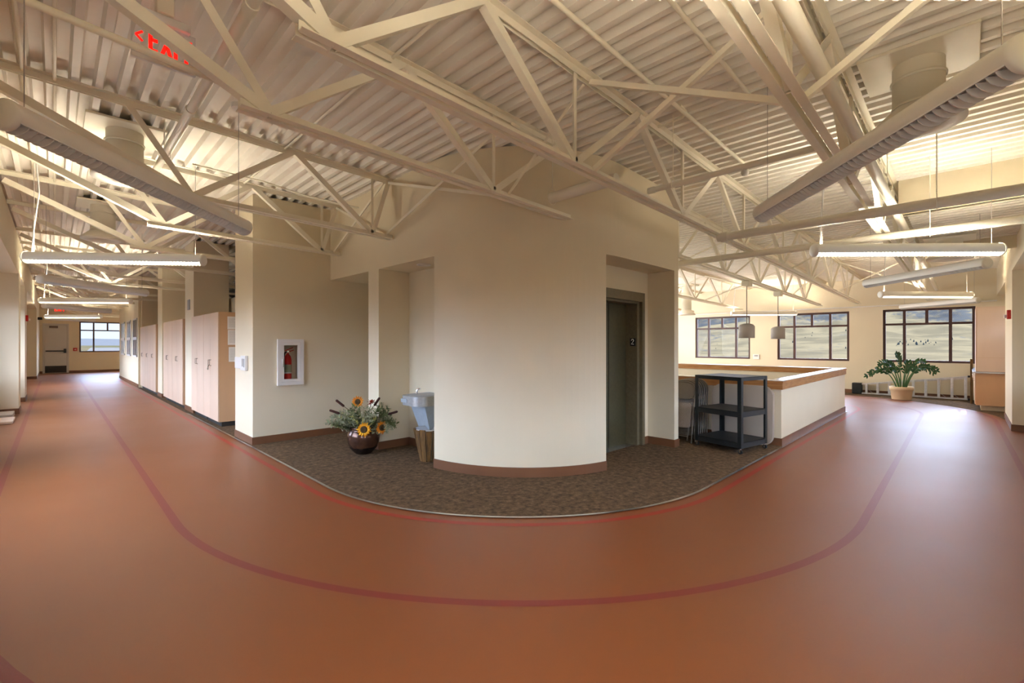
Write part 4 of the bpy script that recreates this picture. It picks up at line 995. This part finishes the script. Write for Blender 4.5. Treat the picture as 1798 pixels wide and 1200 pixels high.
# ------------------------------------------------------------ folded chairs
def rrect(w, z0, z1, r, n=6):
    p = [(-w/2, z0+r*.5), ]
    p = arc((-w/2+r, z1-r), r, pi, pi/2, n)+arc((w/2-r, z1-r), r, pi/2, 0, n)+arc((w/2-r*.6, z0+r*.6), r*.6, 0, -pi/2, n)+arc((-w/2+r*.6, z0+r*.6), r*.6, -pi/2, -pi, n)
    return p
def panel(m, poly, y0, y1):
    n = len(poly); vs = [(x, y0, z) for x, z in poly]+[(x, y1, z) for x, z in poly]
    m.add(vs, [tuple(range(n)), tuple(range(2*n-1, n-1, -1))]+[(i, n+i, n+(i+1) % n, (i+1) % n) for i in range(n)])
    return m
def chair():
    t = thing('folding_chair', '', 'chair', (0, 0, 0), 0, 'folded chairs against the low wall')
    w, H = .44, .93; r = .16
    fr = [(-w/2-.01, 0, 0), (-w/2, 0, .45)]+[(x, 0, z) for x, z in arc((-w/2+r, H-r), r, pi, pi/2, 8)+arc((w/2-r, H-r), r, pi/2, 0, 8)]+[(w/2, 0, .45), (w/2+.01, 0, 0)]
    MB().tube(fr, .011, 8).build('frame', M['tan'], t, local=True)
    panel(MB(), rrect(w-.03, .66, H-.01, .15), -.008, .006).build('backrest', M['tan'], t, local=True)
    panel(MB(), rrect(w-.05, .22, .60, .06), -.034, -.016).build('seat', M['chairpad'], t, local=True)
    w2 = w-.09
    MB().tube([(-w2/2, -.02, .03), (-w2/2, -.02, .62)], .010, 8).build('leg', M['tan'], t, local=True)
    MB().tube([(w2/2, -.02, .03), (w2/2, -.02, .62)], .010, 8).build('leg', M['tan'], t, local=True)
    m = MB(); m.tube([(-w/2, 0, .15), (w/2, 0, .15)], .008, 6); m.tube([(-w2/2, -.02, .09), (w2/2, -.02, .09)], .008, 6); m.build('crossbar', M['tan'], t, local=True)
    return t
CH = chair()
labs = ['rearmost folded chair, flat against the low wall', 'second folded chair counted from the low wall', 'third folded chair counted from the low wall', 'folded chair in the middle of the leaning row', 'third folded chair counted from the elevator side front', 'folded chair just behind the front one with the woven seat', 'foremost folded chair with a pale woven seat showing']
for i in range(7):
    x = 7.36-.086*i; tilt = radians(5.2+.75*i)
    o = CH if i == 0 else dup(CH, (0, 0, 0), 0)
    o['label'] = labs[i]
    o.location = (x, 3.17, .008); o.rotation_euler = (-tilt, 0, -pi/2)
    if i == 6: o.location = (x-.06, 3.17, .008); o.rotation_euler = (-radians(13), 0, -pi/2)
# ------------------------------------------------------------ folding table leaning on the low wall
ft = thing('folding_table', 'beige plastic folding table stood on edge between the cart and the low wall', 'folding table', (7.44, 2.45, .006))
ft.rotation_euler = (0, radians(2.5), 0)
def panel_x(poly, x0, x1):
    n = len(poly); vs = [(x0, y, z) for y, z in poly]+[(x1, y, z) for y, z in poly]
    return MB().add(vs, [tuple(range(n))[::-1], tuple(range(n, 2*n))]+[(i, (i+1) % n, n+(i+1) % n, n+i) for i in range(n)])
rp = arc((-.29, .72), .15, pi, pi/2, 10)+arc((.29, .72), .15, pi/2, 0, 10)+arc((.29, .15), .15, 0, -pi/2, 10)+arc((-.29, .15), .15, -pi/2, -pi, 10)
panel_x(rp, -.024, .006).build('tabletop', M['plastic'], ft, local=True)
rp2 = [(y*1.012, .435+(z-.435)*1.012) for y, z in rp]
panel_x(rp2, .006, .032).build('rim', M['plastic'], ft, local=True)
# ------------------------------------------------------------ step ladder lying on its side
ld = thing('step_ladder', 'aluminium step ladder lying on its side along the far wall', 'ladder', (17.18, 1.2, .006))
LY = lambda u: 2.45-2.50*u          # 0 = cap, 1 = feet
zl = lambda u: .03; zu = lambda u: .27+.37*u
def lz(m, x, ua, ub, fz, w, h): m.bar((x, LY(ua), fz(ua)+.006), (x, LY(ub), fz(ub)+.006), h, w, (0, 0, 1))
for fz in (zl, zu): m = MB(); lz(m, 17.18, .04, 1, fz, .035, .075); m.build('rail', M['alu'], ld)
for fz in (lambda u: .03, lambda u: .25+.34*u): m = MB(); lz(m, 17.30, .08, .98, fz, .03, .03); m.build('rear_rail', M['alu'], ld)
for k in range(9):
    u = .13+.105*k
    MB().bbox((17.14, LY(u)-.028, zl(u)+.02), (17.22, LY(u)+.028, zu(u)), .004).build('step', M['alu'], ld)
for u in (.13, .445, .76, .86):
    m = MB(); m.bar((17.2, LY(u)-.02, zl(u)+.13), (17.2, LY(u+.055), zl(u)+.03), .004, .022, (1, 0, 0)); m.bar((17.2, LY(u)-.02, zu(u)-.10), (17.2, LY(u+.055), zu(u)-.0), .004, .022, (1, 0, 0)); m.build('brace', M['alu'], ld)
bb((17.12, LY(.085), .012), (17.33, LY(-.01), .335), .012).build('top_cap', M['black'], ld)
for z in (.03, .64): bb((17.13, LY(1.012), z-.02), (17.23, LY(.985), z+.03), .004).build('foot', M['blackrub'], ld)
# ------------------------------------------------------------ potted plant by the windows
PX, PY = 16.26, 1.26
pp = thing('potted_plant', 'arching glossy green plant in a cream pot by the right-hand far window', 'plant', (PX, PY, 0.006))
MB().lathe([(0, 0), (.205, 0), (.21, .01), (.235, .25), (.255, .255), (.26, .345), (.25, .35), (.235, .345), (.225, .30), (0, .30)], (PX, PY, .006), 36).build('pot', M['terra'], pp)
MB().lathe([(.226, .305), (0, .315)], (PX, PY, .006), 24).build('soil', M['soil'], pp)
def pat(l, h, f): return Vector((PX, PY, 0))+RT*l+UP*h+FW*f
random.seed(21)
for (l, h, f) in ((-.92, .74, .15), (-.85, .66, -.1), (-.6, .98, .05), (-.55, .86, .2), (-.1, 1.22, 0), (.03, 1.02, .15), (.2, .92, .1), (.55, 1.03, .05), (.85, .80, .1), (.9, .74, -.05), (.62, .86, .2), (-.3, 1.0, -.15)):
    p0 = pat(l*.12, .31, f*.3); p1 = pat(l, h, f); pts = curve(p0, p1, UP*(.16+.14*abs(l))-RT*l*.08, 14)
    st_ = MB().tube(pts, [.016-.0008*i for i in range(15)], 7).build('stalk', M['zzstem'], pp)
    m = MB()
    for i in range(5, 15):
        d = (pts[min(14, i+1)]-pts[i-1]).normalized(); sd_ = d.cross(FW).normalized()
        for s_ in (-1, 1):
            dd_ = d*.75+sd_*s_*.75+Vector((random.uniform(-.3, .3), random.uniform(-.3, .3), random.uniform(-.1, .3)))
            leaf(m, pts[i], dd_, FW+UP*.4, random.uniform(.10, .135), .055)
    leaf(m, pts[-1], pts[-1]-pts[-2], FW, .12, .05)
    m.build('leaflets', M['zz'], st_)
# ------------------------------------------------------------ kitchen cabinets in the right bay
kb = thing('base_cabinet', 'orange maple base cabinet under the dark counter in the right bay', 'cabinet', (15.9, -.45, .006))
box((14.7, -.80, .13), (17.2, -.14, .85)).build('body', M['mapleside'], kb)
box((14.86, -.80, .006), (17.2, -.22, .13)).build('toe_kick', M['terra'], kb)
for k in range(4):
    a = 14.72+.62*k; d = bb((a, -.139, .15), (a+.60, -.122, .83), .003).build('door', M['maple'], kb)
    MB().tube([(a+.08, -.122, .68), (a+.08, -.095, .685), (a+.08, -.095, .785), (a+.08, -.122, .79)], .006, 6).build('handle', M['chrome'], d)
kc = thing('counter', 'thin dark counter top with a pale edge over the maple base cabinet', 'counter', (15.9, -.45, .851))
bb((14.64, -.80, .851), (17.25, -.09, .885), .004).build('slab', M['counter'], kc)
MB().box((14.636, -.80, .853), (14.64, -.088, .883)).box((14.64, -.09, .853), (17.25, -.086, .883)).build('edge_band', M['metalstrip'], kc)
uc = thing('tall_upper_cabinet', 'pale maple upper cabinet standing on the dark counter', 'cabinet', (15.2, -.42, .887))
box((14.7, -.80, .887), (15.9, -.155, 2.34)).build('body', M['maple'], uc)
for a in (14.71, 15.31): bb((a, -.154, .89), (a+.58, -.136, 2.335), .003).build('door', M['maple'], uc)
MB().box((14.695, -.79, 1.20), (14.699, -.15, 1.204)).build('panel_joint', M['mapleside'], uc)
tag(bb((16.28, -.105, .006), (16.34, -.055, 1.13), .004).build('wooden_board', M['oldwood']), 'narrow brown board standing upright at the end of the ladder', 'board')
cl_ = [(16.2, -.1, 1.25), (16.18, -.02, 1.32), (16.2, .0, 1.42), (16.24, -.06, 1.48), (16.3, -.12, 1.45)]
# ------------------------------------------------------------ small wall devices
def strobe(c, d, label):
    t = thing('fire_alarm', label, 'fire alarm', tuple(c)); d = Vector(d); s_ = Vector((-d.y, d.x, 0))
    c = Vector(c)
    def bx(m, w, z0, z1, d0, d1):
        q = [c+s_*(w*k)+d*e_+UP*z_ for k in (-1, 1) for e_ in (d0, d1) for z_ in (z0, z1)]
        lo = [min(p[i] for p in q) for i in range(3)]; hi = [max(p[i] for p in q) for i in range(3)]; m.bbox(lo, hi, .004); return m
    bx(MB(), .06, -.08, .08, .001, .05).build('case', M['red'], t); bx(MB(), .03, -.06, .0, .05, .085).build('strobe_lens', M['white'], t)
strobe((12.0, -.55, 2.03), (0, 1, 0), 'red fire alarm strobe on the right foreground pier')
strobe((-.55, 17.85, 2.2), (1, 0, 0), 'red fire alarm strobe on the left corridor pier')
ps = thing('pull_station', 'red square fire pull station beside the end door', 'fire alarm', (.77, 33.499, 1.15))
bb((.69, 33.45, 1.15), (.85, 33.499, 1.31), .005).build('case', M['red'], ps); bb((.73, 33.44, 1.20), (.81, 33.45, 1.25), .003).build('pull_handle', M['paper'], ps)
tag(bb((-.549, 29.9, 2.62), (-.40, 30.1, 2.74), .01).build('security_camera', M['black']), 'small black camera on the left wall near the end door', 'camera')
th_ = thing('thermostat', 'white thermostat with a dark display between the left and middle far windows', 'thermostat', (17.38, 5.22, .98))
bb((17.37, 5.12, .98), (17.399, 5.33, 1.15), .004).build('case', M['white'], th_); bb((17.364, 5.17, 1.08), (17.37, 5.28, 1.12), .002).build('display', M['ink'], th_)
# ---- boards on the floor at the left edge
tag(bb((-.95, 12.7, .006), (-.56, 13.5, .05), .004).build('flat_board', M['maple']), 'lower pale board lying on the floor at the left picture edge', 'board', 'boards by the left pier')
tag(bb((-1.0, 13.55, .006), (-.60, 14.3, .09), .004).build('flat_board', M['plastic']), 'thicker pale board lying at the foot of the left pier', 'board', 'boards by the left pier')
